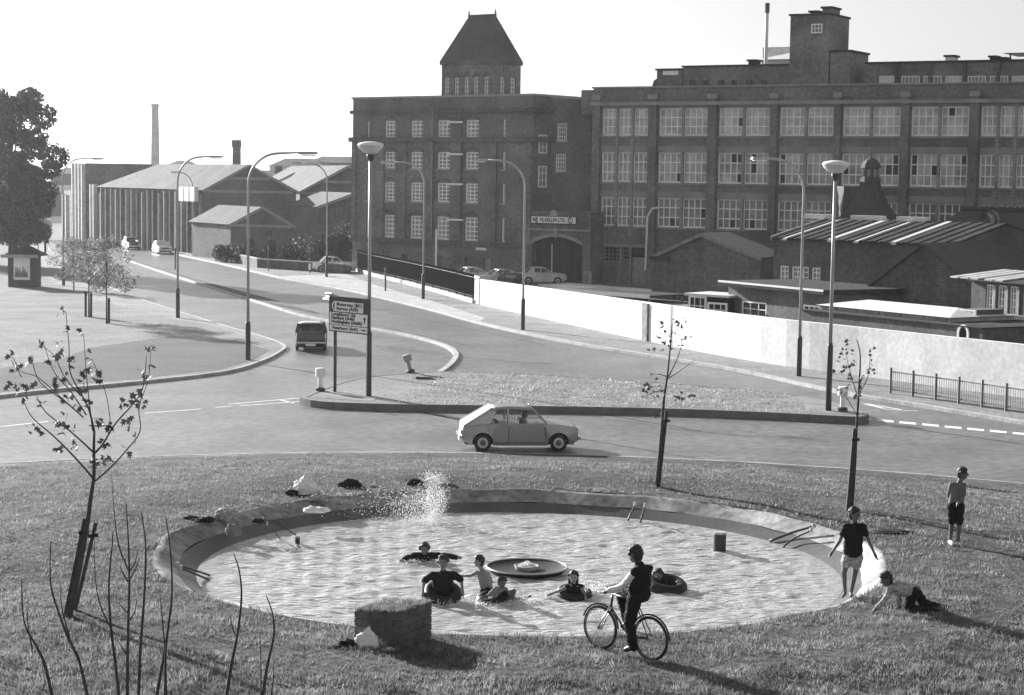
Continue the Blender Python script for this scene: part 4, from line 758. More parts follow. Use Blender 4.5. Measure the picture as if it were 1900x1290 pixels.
# ------------------------------------------------------------------ vehicles
def tyre(parent, x, y, r=.29, w_=.15):
    o = MB().lathe([(r * .62, -w_ / 2), (r * .92, -w_ / 2), (r, -w_ * .35), (r, w_ * .35), (r * .92, w_ / 2), (r * .62, w_ / 2)], 24, 'y').build('wheel', RUBBER, parent, True); o.location = (x, y, r)
    s = -1 if y < 0 else 1
    MB().lathe([(r * .64, s * w_ * .4), (r * .6, s * w_ * .46), (r * .45, s * w_ * .36), (r * .4, s * w_ * .42), (.01, s * w_ * .5)], 20, 'y').build('rim', mat('wheel_silver', .6, .4), o, True)
    MB().lathe([(r * .34, s * w_ * .47), (r * .3, s * w_ * .56), (.01, s * w_ * .58)], 16, 'y').build('hub_cap', mat('hub_dark', .12, .3), o, True); return o
GLS = bpy.data.materials.new('car_glass'); GLS.use_nodes = True; n = GLS.node_tree.nodes; l = GLS.node_tree.links
tr = n.new('ShaderNodeBsdfTransparent'); tr.inputs[0].default_value = (.78, .78, .78, 1); gl = n.new('ShaderNodeBsdfGlossy'); gl.inputs['Roughness'].default_value = .03; mx = n.new('ShaderNodeMixShader'); fr_ = n.new('ShaderNodeFresnel'); fr_.inputs[0].default_value = 1.5
l.new(fr_.outputs[0], mx.inputs[0]); l.new(tr.outputs[0], mx.inputs[1]); l.new(gl.outputs[0], mx.inputs[2]); l.new(mx.outputs[0], n['Material Output'].inputs[0])
def car(label, loc, rz, prof, gh, paint, Lc, Wc, wheels, group=None, wr=.29, glass=GLS, roofpaint=None, detail=True):
    """prof: lower-body side outline (x,z) top line tail->nose; gh: greenhouse side points rear base, rear top, front top, front base; x forward"""
    t = thing('car', label, 'car', loc, rz, group); hw = Wc / 2; zb = .2; poly = list(prof)     # top line from tail to nose
    bot = []
    for wx in sorted(wheels, reverse=True):
        ra = wr * 1.2; bot += [(wx + ra, zb)] + [(wx + ra * math.cos(a), wr * .98 + ra * math.sin(a)) for a in np.linspace(-.15, math.pi + .15, 13)] + [(wx - ra, zb)]
    poly = poly + bot
    wf = lambda x: hw * (1 - .10 * abs(2 * x / Lc) ** 5)
    mb = MB(); nn = len(poly); o = 0; tz = lambda z: 1 - .05 * max(0, (z - .55)) / .4 - .05 * max(0, .45 - z) / .25
    mb.v = [(x, -wf(x) * tz(z), z) for x, z in poly] + [(x, wf(x) * tz(z), z) for x, z in poly]
    mb.f = [tuple(range(nn)), tuple(range(nn, 2 * nn))[::-1]] + [(i, nn + i, nn + (i + 1) % nn, (i + 1) % nn) for i in range(nn)]
    body = mb.build('body', paint, t, tri=True, bevel=.03); body.data.polygons.foreach_set('use_smooth', [False] * len(body.data.polygons))
    MB().box(-Lc * .46, Lc * .46, -hw * .8, hw * .8, .22, .5).build('underbody', DARK, t)
    (rbx, rbz), (rtx, rtz), (ftx, ftz), (fbx, fbz) = gh; wb, wt = hw * .94, hw * .8
    rp = roofpaint or paint; nx, ny = 7, 6; mb = MB()
    for i in range(nx):
        for j in range(ny):
            s, v = i / (nx - 1), j / (ny - 1) * 2 - 1; x = rtx + (ftx - rtx) * s; z = rtz + (ftz - rtz) * s + .05 * math.sin(math.pi * s) - .05 * v ** 4; mb.v.append((x, v * wt * 1.03, z))
    mb.f = [(i * ny + j, (i + 1) * ny + j, (i + 1) * ny + j + 1, i * ny + j + 1) for i in range(nx - 1) for j in range(ny - 1)]
    rf = mb.build('roof', rp, t, True); so_ = rf.modifiers.new('thick', 'SOLIDIFY'); so_.thickness = .05; so_.offset = -1
    ro = random.Random(3)
    for s in (-1, 1):
        rb, rtp, ft, fb = Vector((rbx, s * wb, rbz)), Vector((rtx, s * wt, rtz - .03)), Vector((ftx, s * wt, ftz - .03)), Vector((fbx, s * wb, fbz))
        MB().bar(fb, ft, .06, .05).build('pillar', paint, t); MB().bar(rb, rtp, .1, .06).build('pillar', paint, t)
        xm = (rbx + fbx) / 2 + .1; mt = Vector((xm - .04, s * wt, (rtz + ftz) / 2 - .02)); mbm = Vector((xm, s * wb, (rbz + fbz) / 2)); MB().bar(mbm, mt, .05, .07).build('pillar', paint, t)
        # quarter panel behind the rear door and the side glass
        k = .30; q1 = rb + (fb - rb) * k; q2 = rtp + (ft - rtp) * (k * .55)
        MB().quad(rb, q1, q2, rtp).build('quarter_panel', paint, t)
        MB().quad(q1 * .98 + Vector((0, 0, .02)), mbm, mt, q2).build('side_window', glass, t); MB().quad(mbm, fb, ft, mt).build('side_window', glass, t)
        MB().bar(rb, fb, .05, .05).build('waist_trim', CHROME if detail else paint, t)
        for wx in wheels: tyre(t, wx, s * (hw - .1), wr)
        if detail:
            for dx in (q1.x, xm, fbx - .05): MB().box(dx - .006, dx + .006, s * hw * .985 - .012, s * hw * .985 + .012, .34, rbz - .02).build('door_gap', BLACKP, t)
            for dx in (q1.x + .18, xm + .18): MB().box(dx - .09, dx + .09, s * hw * .985 - .02, s * hw * .985 + .02, .74, .77).build('door_handle', CHROME, t)
    MB().quad((rbx, -wb, rbz), (rbx, wb, rbz), (rtx, wt, rtz - .02), (rtx, -wt, rtz - .02)).build('rear_window', glass, t)
    MB().quad((fbx, -wb, fbz), (fbx, wb, fbz), (ftx, wt, ftz - .02), (ftx, -wt, ftz - .02)).build('windscreen', glass, t)
    for xx in (.05, -.75): 
        for s in (-.32, .32): MB().box(xx - .07, xx + .07, s - .22, s + .22, .45, 1.02 if xx > 0 else .95).build('seat', mat('seat_vinyl', .05), t, bevel=.04)
    xr, xf = prof[0][0], prof[-1][0]
    MB().box(xr - .09, xr + .03, -hw * .94, hw * .94, .42, .52).build('bumper', CHROME, t, bevel=.02); MB().box(xf - .03, xf + .09, -hw * .94, hw * .94, .40, .5).build('bumper', CHROME, t, bevel=.02)
    for s in (-1, 1):
        MB().box(xr - .03, xr + .03, s * hw * .72 - .13, s * hw * .72 + .13, .58, .7).build('tail_light', mat('lamp_red', .16, .2), t); MB().lathe([(.1, .0), (.08, .03), (.01, .04)], 14, 'x', (xf, s * hw * .68, .64)).build('headlight', CHROME, t)
    MB().box(xr - .06, xr - .035, -.26, .26, .3, .41).build('number_plate', WHITE, t); MB().box(xf - .01, xf + .02, -hw * .5, hw * .5, .56, .72).build('grille', BLACKP, t)
    return t
P_GREY = mat('car_grey', .36, .35, .05, 2., spec=.8); P_DARK = mat('car_dark', .022, .25, .05, 2., spec=.8); P_WHITE = mat('car_white', .7, .25, .05, 2., spec=.8)
P_GREY.node_tree.nodes['Principled BSDF'].inputs['Metallic'].default_value = .75
for m_ in (P_WHITE,): m_.node_tree.nodes['Principled BSDF'].inputs['Coat Weight'].default_value = 1
hatch = [(-1.93, .36), (-1.95, .62), (-1.88, .84), (-1.55, .9), (-.8, .92), (.72, .92), (1.3, .9), (1.82, .82), (1.93, .66), (1.93, .36)]
c0, c1 = un(893, 838, 0), un(1036, 838, 0); d = (c1 - c0).normalized(); md = (c0 + c1) / 2 + Vector((-d.y, d.x, 0)) * .7
CARP = (md.x, md.y, .005); CARZ = math.atan2(d.y, d.x)
hb = car('grey hatchback driving round the roundabout past the grass island', CARP, CARZ, hatch, [(-1.86, .86), (-.98, 1.43), (.4, 1.43), (.88, .93)], P_GREY, 3.94, 1.6, (-1.24, 1.28))
MB().hexa([(-1.9, -.68, .84), (-1.9, .68, .84), (-.97, .6, 1.405), (-.97, -.6, 1.405)], [(-1.88, -.68, .87), (-1.88, .68, .87), (-.95, .6, 1.44), (-.95, -.6, 1.44)]).build('tailgate', P_GREY, hb)
saloon = [(-2.0, .36), (-2.05, .62), (-2.02, .9), (-1.3, .95), (.7, .95), (1.35, .92), (1.95, .84), (2.02, .7), (2.02, .36)]; sgh = [(-1.35, .95), (-.95, 1.4), (.2, 1.4), (.78, .95)]
P = un(570, 653, 0); 
car('dark saloon with a pale roof driving away beside the verge nose', (P.x, P.y + 2.0, .005), R(95), saloon, sgh, P_DARK, 4.1, 1.62, (-1.25, 1.25), roofpaint=P_WHITE)
P = un(294, 472, 0); car('pale saloon far along the dual carriageway', (P.x, P.y + 2, .005), R(-68), saloon, sgh, P_WHITE, 4.1, 1.65, (-1.25, 1.25), detail=False)
P = un(237, 464, 0); car('dark grey saloon far along the dual carriageway ahead of the pale one', (P.x, P.y + 2, .005), R(-66), saloon, sgh, P_DARK, 4.1, 1.6, (-1.25, 1.25), detail=False, roofpaint=P_GREY)
P = un(643, 506, .12); car('white car parked by the end of the iron railings', (P.x - 1.2, P.y + 1, .125), R(8), saloon, sgh, P_WHITE, 4.1, 1.65, (-1.25, 1.25), detail=False)
for px, Y, pt, rz, lab in [(882, 158, mat('car_silver', .45, .25), 20, 'silver car parked behind the iron railings'), (925, 155, P_GREY, 200, 'grey car parked near the corner block door'), (950, 149, P_DARK, 75, 'dark car parked behind the end of the white wall'), (1005, 160, mat('car_pale', .5, .3), 10, 'pale car parked in front of the arched gateway')]:
    P = uny(px, 500, Y); car(lab, (P.x, P.y, .125), R(rz), saloon, sgh, pt, 4.1, 1.65, (-1.25, 1.25), detail=False)
# ------------------------------------------------------------------ trees and shrubs
LEAFV = [(0, 0, 0), (.12, .1, .02), (.42, .18, -.05), (.2, .38, .03), (.34, .68, -.04), (.1, .62, .02), (0, 1, -.06), (-.1, .62, .02), (-.34, .68, -.04), (-.2, .38, .03), (-.42, .18, -.05), (-.12, .1, .02)]
def leaf_mesh(m):
    me = bpy.data.meshes.new('leaf'); me.from_pydata(LEAFV + [(0, .35, .06)], [], [(i, (i + 1) % 12, 12) for i in range(12)]); me.update(); me.materials.append(m); return me
LM = leaf_mesh(LEAF); LM2 = leaf_mesh(LEAF2)
def rrot(): return (random.uniform(-1.6, 1.6), random.uniform(-.8, .8), random.uniform(0, 6.28))
def pbranch(P, px, base, dy=0., amp=0.):      # branch traced in pixels -> points near the tree's own distance
    out = []
    for i, (x, y) in enumerate(px):
        t = i / max(1, len(px) - 1); v = uny(x, y, P.y + dy * t); out.append(v - P)
    return smooth_line(out, 4)
def sapling(name, label, base, z, limbs, leaves, ls=.14, trunk_r=.03, group=None, lm=LM):
    P = un(base[0], base[1], z); t = thing(name, label, 'tree', P, 0, group)
    for i, (px, r0_, r1_, dy) in enumerate(limbs):
        pts = pbranch(P, px, None, dy); n_ = len(pts); MB().tube(pts, [r0_ + (r1_ - r0_) * k / (n_ - 1) for k in range(n_)], 6).build('trunk' if i == 0 else 'branch', BARK, t, True)
    for x, y, s in leaves:
        for k in range(s + 1):
            v = uny(x + random.gauss(0, 4), y + random.gauss(0, 4), P.y + random.uniform(-.5, .5)) - P; inst('leaf', lm, t, v, rrot(), (ls * random.uniform(.7, 1.2),) * 3)
    return t, P
# foreground sapling, traced
lim = [([(128, 1150), (150, 1040), (163, 965), (168, 925), (174, 885), (174, 840), (175, 800)], .05, .02, 0), ([(175, 800), (165, 760), (150, 730), (130, 690), (128, 640), (122, 578)], .018, .005, .4),
       ([(175, 890), (140, 850), (100, 810), (60, 775), (43, 742)], .018, .005, -.6), ([(174, 840), (130, 800), (85, 765), (68, 735)], .016, .005, .5), ([(172, 845), (190, 825), (215, 785), (245, 752), (265, 720), (272, 660)], .018, .005, -.4),
       ([(176, 893), (205, 868), (235, 835), (260, 800), (258, 755), (275, 705), (280, 650)], .015, .004, .6), ([(160, 770), (130, 725), (100, 690), (82, 640)], .012, .004, -.5), ([(155, 775), (120, 745), (75, 710), (60, 670), (62, 660)], .011, .004, .3),
       ([(150, 735), (120, 700), (100, 660), (75, 640)], .01, .004, .6), ([(172, 800), (165, 740), (160, 690), (155, 620)], .011, .004, -.3), ([(165, 790), (200, 790), (205, 785), (195, 725), (170, 665)], .01, .004, .2), ([(40, 700), (35, 690), (25, 665), (18, 660)], .008, .003, 0), ([(150, 770), (110, 735), (70, 700), (40, 690), (30, 672)], .01, .004, 0)]
lv = [(120, 578, 3), (128, 612, 2), (148, 615, 4), (75, 640, 3), (107, 639, 3), (18, 660, 3), (30, 680, 4), (55, 672, 3), (112, 660, 6), (130, 672, 5), (92, 680, 3), (100, 665, 3), (168, 660, 3), (275, 648, 5), (275, 678, 2), (270, 697, 4), (20, 720, 4), (48, 718, 4), (65, 715, 3), (35, 728, 4), (102, 708, 4), (98, 722, 2), (160, 682, 4), (152, 705, 4), (180, 700, 5), (188, 702, 3), (128, 742, 5), (45, 740, 2), (75, 750, 3), (170, 755, 5), (145, 757, 3), (185, 783, 9), (200, 790, 3), (225, 750, 3), (250, 745, 7), (262, 745, 3), (235, 778, 4), (105, 785, 3), (120, 778, 3), (58, 792, 3), (75, 802, 4), (130, 795, 3), (112, 832, 4), (145, 828, 4), (135, 822, 2), (248, 803, 3), (232, 830, 2), (175, 858, 6), (188, 850, 4), (200, 853, 2), (258, 720, 3), (115, 802, 2), (190, 820, 3), (155, 725, 3), (125, 700, 3)]
sapling('maple_sapling', 'young maple sapling with sparse dark leaves tied to leaning stakes by the pond', (128, 1150), ZR, lim, lv, .125)
def stake(lab, p0, p1, z, wd=.08):
    P = un(p0[0], p0[1], z); Q = uny(p1[0], p1[1], P.y) - P; t = thing('tree_stake', lab, 'stake', P, 0, 'paired stakes' if 'one of two' in lab else None); MB().bar((0, 0, -.1), Q, wd).build('shaft', BARK, t); MB().bar(Q * .86 + Vector((-.06, -.05, 0)), Q * .86 + Vector((.1, -.05, .02)), .02, .06).build('tie', RUBBER, t)
stake('thick leaning stake carrying a pale tie against the maple sapling', (120, 1148), (160, 962), ZR, .085); stake('thinner stake behind the maple sapling', (135, 1140), (178, 970), ZR, .05)
# two saplings at the back of the mound
def mz(px, py):
    z = 1.
    for _ in range(30): p = un(px, py, z); z = .5 * z + .5 * mound(p.x, p.y)
    return z
z = mz(1218, 903)
sapling('thin_sapling', 'thin staked sapling with a tuft of leaves behind the pond', (1218, 903), z, [([(1218, 903), (1226, 820), (1232, 740), (1238, 700), (1244, 640), (1247, 600)], .045, .008, 0), ([(1240, 700), (1250, 680), (1262, 650), (1266, 615)], .015, .005, .3), ([(1241, 702), (1262, 688), (1290, 668)], .012, .004, -.3), ([(1240, 700), (1225, 695), (1212, 694)], .012, .004, .3), ([(1237, 725), (1215, 728), (1195, 735)], .01, .004, 0)],
        [(1228, 600, 3), (1254, 597, 4), (1264, 600, 4), (1247, 618, 3), (1260, 612, 4), (1235, 626, 6), (1228, 630, 4), (1245, 632, 4), (1275, 625, 4), (1265, 636, 3), (1240, 640, 3), (1210, 645, 2), (1200, 720, 6), (1212, 730, 4), (1228, 725, 5), (1194, 734, 4), (1256, 736, 5), (1270, 738, 3), (1285, 735, 3), (1222, 770, 3), (1214, 695, 3)], .115)
stake('slim dark stake against the thin sapling behind the pond', (1221, 902), (1237, 762), z, .075)
z = mz(1573, 948)
sapling('thin_sapling', 'wispy staked sapling between the pond and the shirtless boy', (1580, 945), z, [([(1580, 945), (1586, 860), (1590, 780), (1594, 720), (1596, 660), (1590, 630)], .04, .008, 0), ([(1593, 740), (1580, 700), (1570, 660)], .012, .004, .3), ([(1594, 730), (1610, 700), (1615, 655)], .011, .004, -.3), ([(1590, 770), (1575, 745), (1562, 728)], .01, .004, 0)],
        [(1572, 650, 3), (1562, 660, 3), (1560, 668, 3), (1582, 655, 2), (1575, 680, 4), (1565, 688, 4), (1585, 672, 3), (1548, 686, 2), (1580, 700, 4), (1570, 712, 4), (1590, 705, 3), (1614, 658, 3), (1616, 675, 2), (1615, 692, 2), (1600, 714, 3), (1560, 727, 5), (1570, 735, 5), (1585, 738, 4), (1596, 728, 3), (1605, 690, 2), (1622, 688, 2), (1575, 632, 3)], .105)
stake('thick dark stake against the wispy sapling', (1573, 948), (1587, 795), z, .095)
# bare suckers in front of the pond
TW = [[(105, 1330), (85, 1240), (68, 1200), (45, 1155), (40, 1075)], [(60, 1205), (52, 1160), (50, 1125)], [(170, 1330), (148, 1230), (125, 1180), (100, 1110), (93, 1070), (94, 1005)], [(130, 1185), (115, 1130), (111, 1078)], [(224, 1330), (214, 1230), (206, 1165), (202, 1090), (208, 1010), (210, 985)], [(208, 1170), (185, 1120), (176, 1060), (176, 970)],
      [(236, 1330), (237, 1200), (240, 1080), (238, 1000), (234, 933)], [(238, 1058), (220, 1010), (212, 950), (207, 880)], [(238, 1080), (226, 1060), (222, 1048)], [(242, 1058), (252, 1040), (255, 1018)], [(241, 1075), (254, 1050), (258, 1035)], [(256, 1330), (260, 1210), (268, 1100), (270, 1010), (262, 950)], [(283, 1330), (300, 1240), (310, 1180), (319, 1100), (316, 1020), (307, 957)], [(306, 1200), (300, 1140), (297, 1102)], [(308, 1330), (307, 1230), (309, 1195)],
      [(415, 1330), (428, 1240), (440, 1180), (448, 1110), (444, 1060), (434, 1028)], [(440, 1185), (430, 1160), (428, 1140)], [(482, 1330), (495, 1240), (508, 1180), (506, 1140), (494, 1105)], [(484, 1300), (484, 1240), (482, 1170)], [(500, 1310), (507, 1260), (508, 1235)], [(240, 1140), (228, 1128), (218, 1117)], [(240, 1150), (250, 1135), (254, 1110)], [(236, 1215), (225, 1200), (221, 1190)]]
grp_roots = [((120, 1330), range(0, 4), 'pair of bare bent stems growing next to the sapling stakes'), ((245, 1330), list(range(4, 15)) + [20, 21, 22], 'tall clump of bare sucker stems in front of the pond'), ((420, 1330), [15, 16], 'single bare stem with one side twig'), ((490, 1330), [17, 18, 19], 'short fork of bare twigs near the block planter')]
for b_, ids, lab in grp_roots:
    P = un(b_[0], 1360, ZR - .15); t = thing('bare_shrub', lab, 'shrub', P)
    for i in ids:
        px = TW[i]; dy = random.uniform(-.5, .5); pts = smooth_line([uny(x, y, P.y + dy * (0 if y > 1290 else 1)) - P for x, y in px], 4); n_ = len(pts)
        if px[0][1] > 1320: pts[0].z = -.3
        r0_ = .026 if px[0][1] > 1320 else .012; MB().tube(pts, [r0_ * (1 - .8 * k / n_) for k in range(n_)], 6).build('stem', BARK, t, True)
# leafy trees made of many leaf faces
def leaf_cloud(centres, radii, n_, size, m, name, parent, flat=.8):
    c = np.array(centres); r = np.array(radii); w_ = r ** 2; k = rng.choice(len(c), n_, p=w_ / w_.sum()); d = rng.normal(size=(n_, 3)); d /= np.linalg.norm(d, axis=1)[:, None]
    p = c[k] + d * (r[k] * rng.uniform(.35, 1.05, n_) ** .6)[:, None] * np.array([1, 1, flat]); a = rng.normal(size=(n_, 3)); a /= np.linalg.norm(a, axis=1)[:, None]; b = np.cross(a, rng.normal(size=(n_, 3))); b /= np.linalg.norm(b, axis=1)[:, None]
    s = (size * rng.uniform(.6, 1.3, n_))[:, None]; V = np.stack([p - a * s, p + b * s * .55, p + a * s, p - b * s * .55], 1).reshape(-1, 3); o = np_mesh(name, V, np.arange(4 * n_).reshape(-1, 4), m); o.parent = parent; return o
def tree(name, label, P, h, cr, trunk_h, nl, size, m, nc=40, tr=.25, group=None, lean=0., zf=1., bare=.5):
    t = thing(name, label, 'tree', P, 0, group); rr = random.Random(label); mb = MB(); mb.tube([(0, 0, -.1), (lean * .3, 0, trunk_h * .6), (lean * .6, 0, trunk_h), (lean, 0, h * .8)], [tr, tr * .75, tr * .6, tr * .2], 8); cs = []; rs = []
    for i in range(nc):
        a = rr.uniform(0, 6.28); u = rr.random() ** .5; hz = rr.uniform(trunk_h * .9, h); pr = math.sin(math.pi * min(1, max(.05, (hz - trunk_h * .7) / (h - trunk_h * .6))) ** .8) ** .7; d = cr * u * pr
        c_ = (lean * .7 + d * math.cos(a), d * math.sin(a), hz * zf - cr * .12); cs.append(c_); rs.append(cr * rr.uniform(.16, .3)); s_ = trunk_h * .8 + (c_[2] - trunk_h) * .45
        if i % 2 == 0: mb.tube([(lean * .5, 0, s_), ((c_[0] + lean * .5) * .5, c_[1] * .5, (s_ + c_[2]) * .5 + .1), c_], [tr * .28, tr * .16, tr * .05], 5)
    mb.build('trunk', BARK, t, True); leaf_cloud(cs, rs, nl, size, m, 'crown', t); return t
tree('roadside_tree', 'big dark leafy tree overhanging the verge behind the kiosk', uny(22, 505, 172), 17.6, 4.9, 4.0, 30000, .2, LEAF, 70, .4)
tree('roadside_tree', 'second dark leafy tree beside the big one further back', uny(-45, 500, 180), 16, 5.5, 3.0, 16000, .2, LEAF, 60, .4)
for px, py, lab in [(198, 601, 'small round-headed young tree with a single stake'), (165, 588, 'small young tree held between two stakes'), (137, 538, 'small slender young tree next to the street lamp')]:
    P = un(px, py, .12); h = zat(px, 443, P.y); tree('young_tree', lab, P, h, 1.75, h * .5, 2600, .075, LEAF2, 70, .055, 'young trees on the grass verge')
for px, py, tx, ty, lab in [(202, 600, 202, 553, 'low stake beside the single-staked young tree'), (159, 588, 159, 541, 'one of two stakes holding a young tree'), (169, 588, 169, 541, 'one of two stakes holding a young tree')]: stake(lab, (px, py), (tx, ty), .12, .12)
def bush(lab, px, py, Y, rx, h, nl, m=LEAF):
    P = uny(px, py, Y); P.z = 0; t = thing('bush', lab, 'bush', P); cs = [(random.uniform(-rx, rx) * .8, random.uniform(-1, 1), random.uniform(.2, .85) * h * (1 - .3 * random.random())) for _ in range(26)]
    MB().tube([(0, 0, 0), (.2, 0, h * .3), (-.1, .1, h * .7)], [.12, .09, .03], 6).build('stem', BARK, t); leaf_cloud(cs, [h * random.uniform(.16, .27) for _ in cs], nl, .12, m, 'foliage', t)
bush('big arching bush beside the corner block', 612, 500, 184, 2.9, 5.2, 7000); bush('rounded bush right behind the low wall', 560, 495, 188, 2.0, 2.9, 3500); bush('dark low bush by the lodge', 470, 480, 190, 2.6, 2.4, 3500); bush('ragged bush in front of the lodge roof', 420, 470, 192, 1.6, 2.6, 2500); bush('pale scrub at the far end of the road', 60, 440, 250, 3, 3.5, 2500, LEAF2)
A, B, C_ = un(440, 487, .12), un(480, 497, .12), un(640, 508, .12)
lw = thing('low_wall', 'low dark roadside wall with pale coping in front of the bushes', 'wall', A)
for a, b in ((A, B), (B, C_)): MB().bar(a - A + Vector((0, 0, .4)), b - A + Vector((0, 0, .4)), .3, .8).build('panel', BRICK3, lw); MB().bar(a - A + Vector((0, 0, .85)), b - A + Vector((0, 0, .85)), .4, .1).build('coping', STONE, lw)
A, B = un(325, 466, .12), un(390, 468, .12); t = thing('white_hoarding', 'low white hoarding at the corner of the works shed', 'wall', A); MB().bar((0, 0, .45), B - A + Vector((0, 0, .45)), .15, .9).build('panel', WHITE, t); MB().bar(B - A + Vector((.4, 0, .9)), B - A + Vector((.9, 0, .9)), .5, 1.9).build('pier', STONE, t)
# ------------------------------------------------------------------ people
def cap(mb, a, r0_, b, r1_, n=10):
    a, b = Vector(a), Vector(b); d = b - a; L_ = d.length
    if L_ < 1e-5: d = Vector((0, 0, 1)); L_ = 1e-4
    d.normalize(); pts = []; rs = []
    for t in (-.98, -.8, -.45, 0): pts.append(a + d * r0_ * t); rs.append(r0_ * math.sqrt(1 - t * t))
    for t in (0, .45, .8, .98): pts.append(b + d * r1_ * t); rs.append(r1_ * math.sqrt(1 - t * t))
    ref = d.orthogonal().normalized(); q = d.cross(ref); o = len(mb.v)
    for p, r_ in zip(pts, rs):
        for k in range(n): an = 2 * math.pi * k / n; mb.v.append(tuple(p + (ref * math.cos(an) + q * math.sin(an)) * r_))
    for i in range(len(pts) - 1):
        for k in range(n): x = o + i * n + k; y = o + i * n + (k + 1) % n; mb.f.append((x, y, y + n, x + n))
    mb.f.append(tuple(o + k for k in range(n))[::-1]); mb.f.append(tuple(o + (len(pts) - 1) * n + k for k in range(n)))
def ell(mb, c, rx, ry, rz, basis, n=14):
    o = len(mb.v); c = Vector(c); X, Y, Z = basis; st = 8
    for i in range(st + 1):
        ph = -math.pi / 2 + math.pi * i / st; ph = max(-1.5, min(1.5, ph))
        for k in range(n): an = 2 * math.pi * k / n; mb.v.append(tuple(c + X * rx * math.cos(ph) * math.cos(an) + Y * ry * math.cos(ph) * math.sin(an) + Z * rz * math.sin(ph)))
    for i in range(st):
        for k in range(n): x = o + i * n + k; y = o + i * n + (k + 1) % n; mb.f.append((x, y, y + n, x + n))
    mb.f.append(tuple(o + k for k in range(n))[::-1]); mb.f.append(tuple(o + st * n + k for k in range(n)))
def remesh(mb, name, m, parent, vox, it=4):
    me = mb.mesh(name); b = bmesh.new(); b.from_mesh(me); bmesh.ops.recalc_face_normals(b, faces=b.faces); b.to_mesh(me); b.free()
    o = bpy.data.objects.new('tmp', me); COL.objects.link(o); rm = o.modifiers.new('r', 'REMESH'); rm.mode = 'VOXEL'; rm.voxel_size = vox
    sm = o.modifiers.new('s', 'SMOOTH'); sm.factor = .5; sm.iterations = it
    me2 = bpy.data.meshes.new_from_object(o.evaluated_get(bpy.context.evaluated_depsgraph_get())); bpy.data.objects.remove(o); me2.name = name
    if name not in ('body', 'hair', 'shoe'):
        co = np.empty(len(me2.vertices) * 3, np.float32); me2.vertices.foreach_get('co', co); co = co.reshape(-1, 3); nr = np.empty(len(me2.vertices) * 3, np.float32); me2.vertex_normals.foreach_get('vector', nr); nr = nr.reshape(-1, 3)
        f_ = np.sin(co[:, 2] * 42 + co[:, 0] * 31 + 2 * np.sin(co[:, 0] * 19)) * .5 + np.sin(co[:, 0] * 55 - co[:, 2] * 37 + co[:, 1] * 23) * .35 + np.sin(co[:, 2] * 90 + co[:, 1] * 61) * .25; co += nr * (f_ * .0085)[:, None]; me2.vertices.foreach_set('co', co.ravel())
    me2.polygons.foreach_set('use_smooth', [True] * len(me2.polygons)); me2.materials.clear(); me2.materials.append(m); return inst(name, me2, parent)
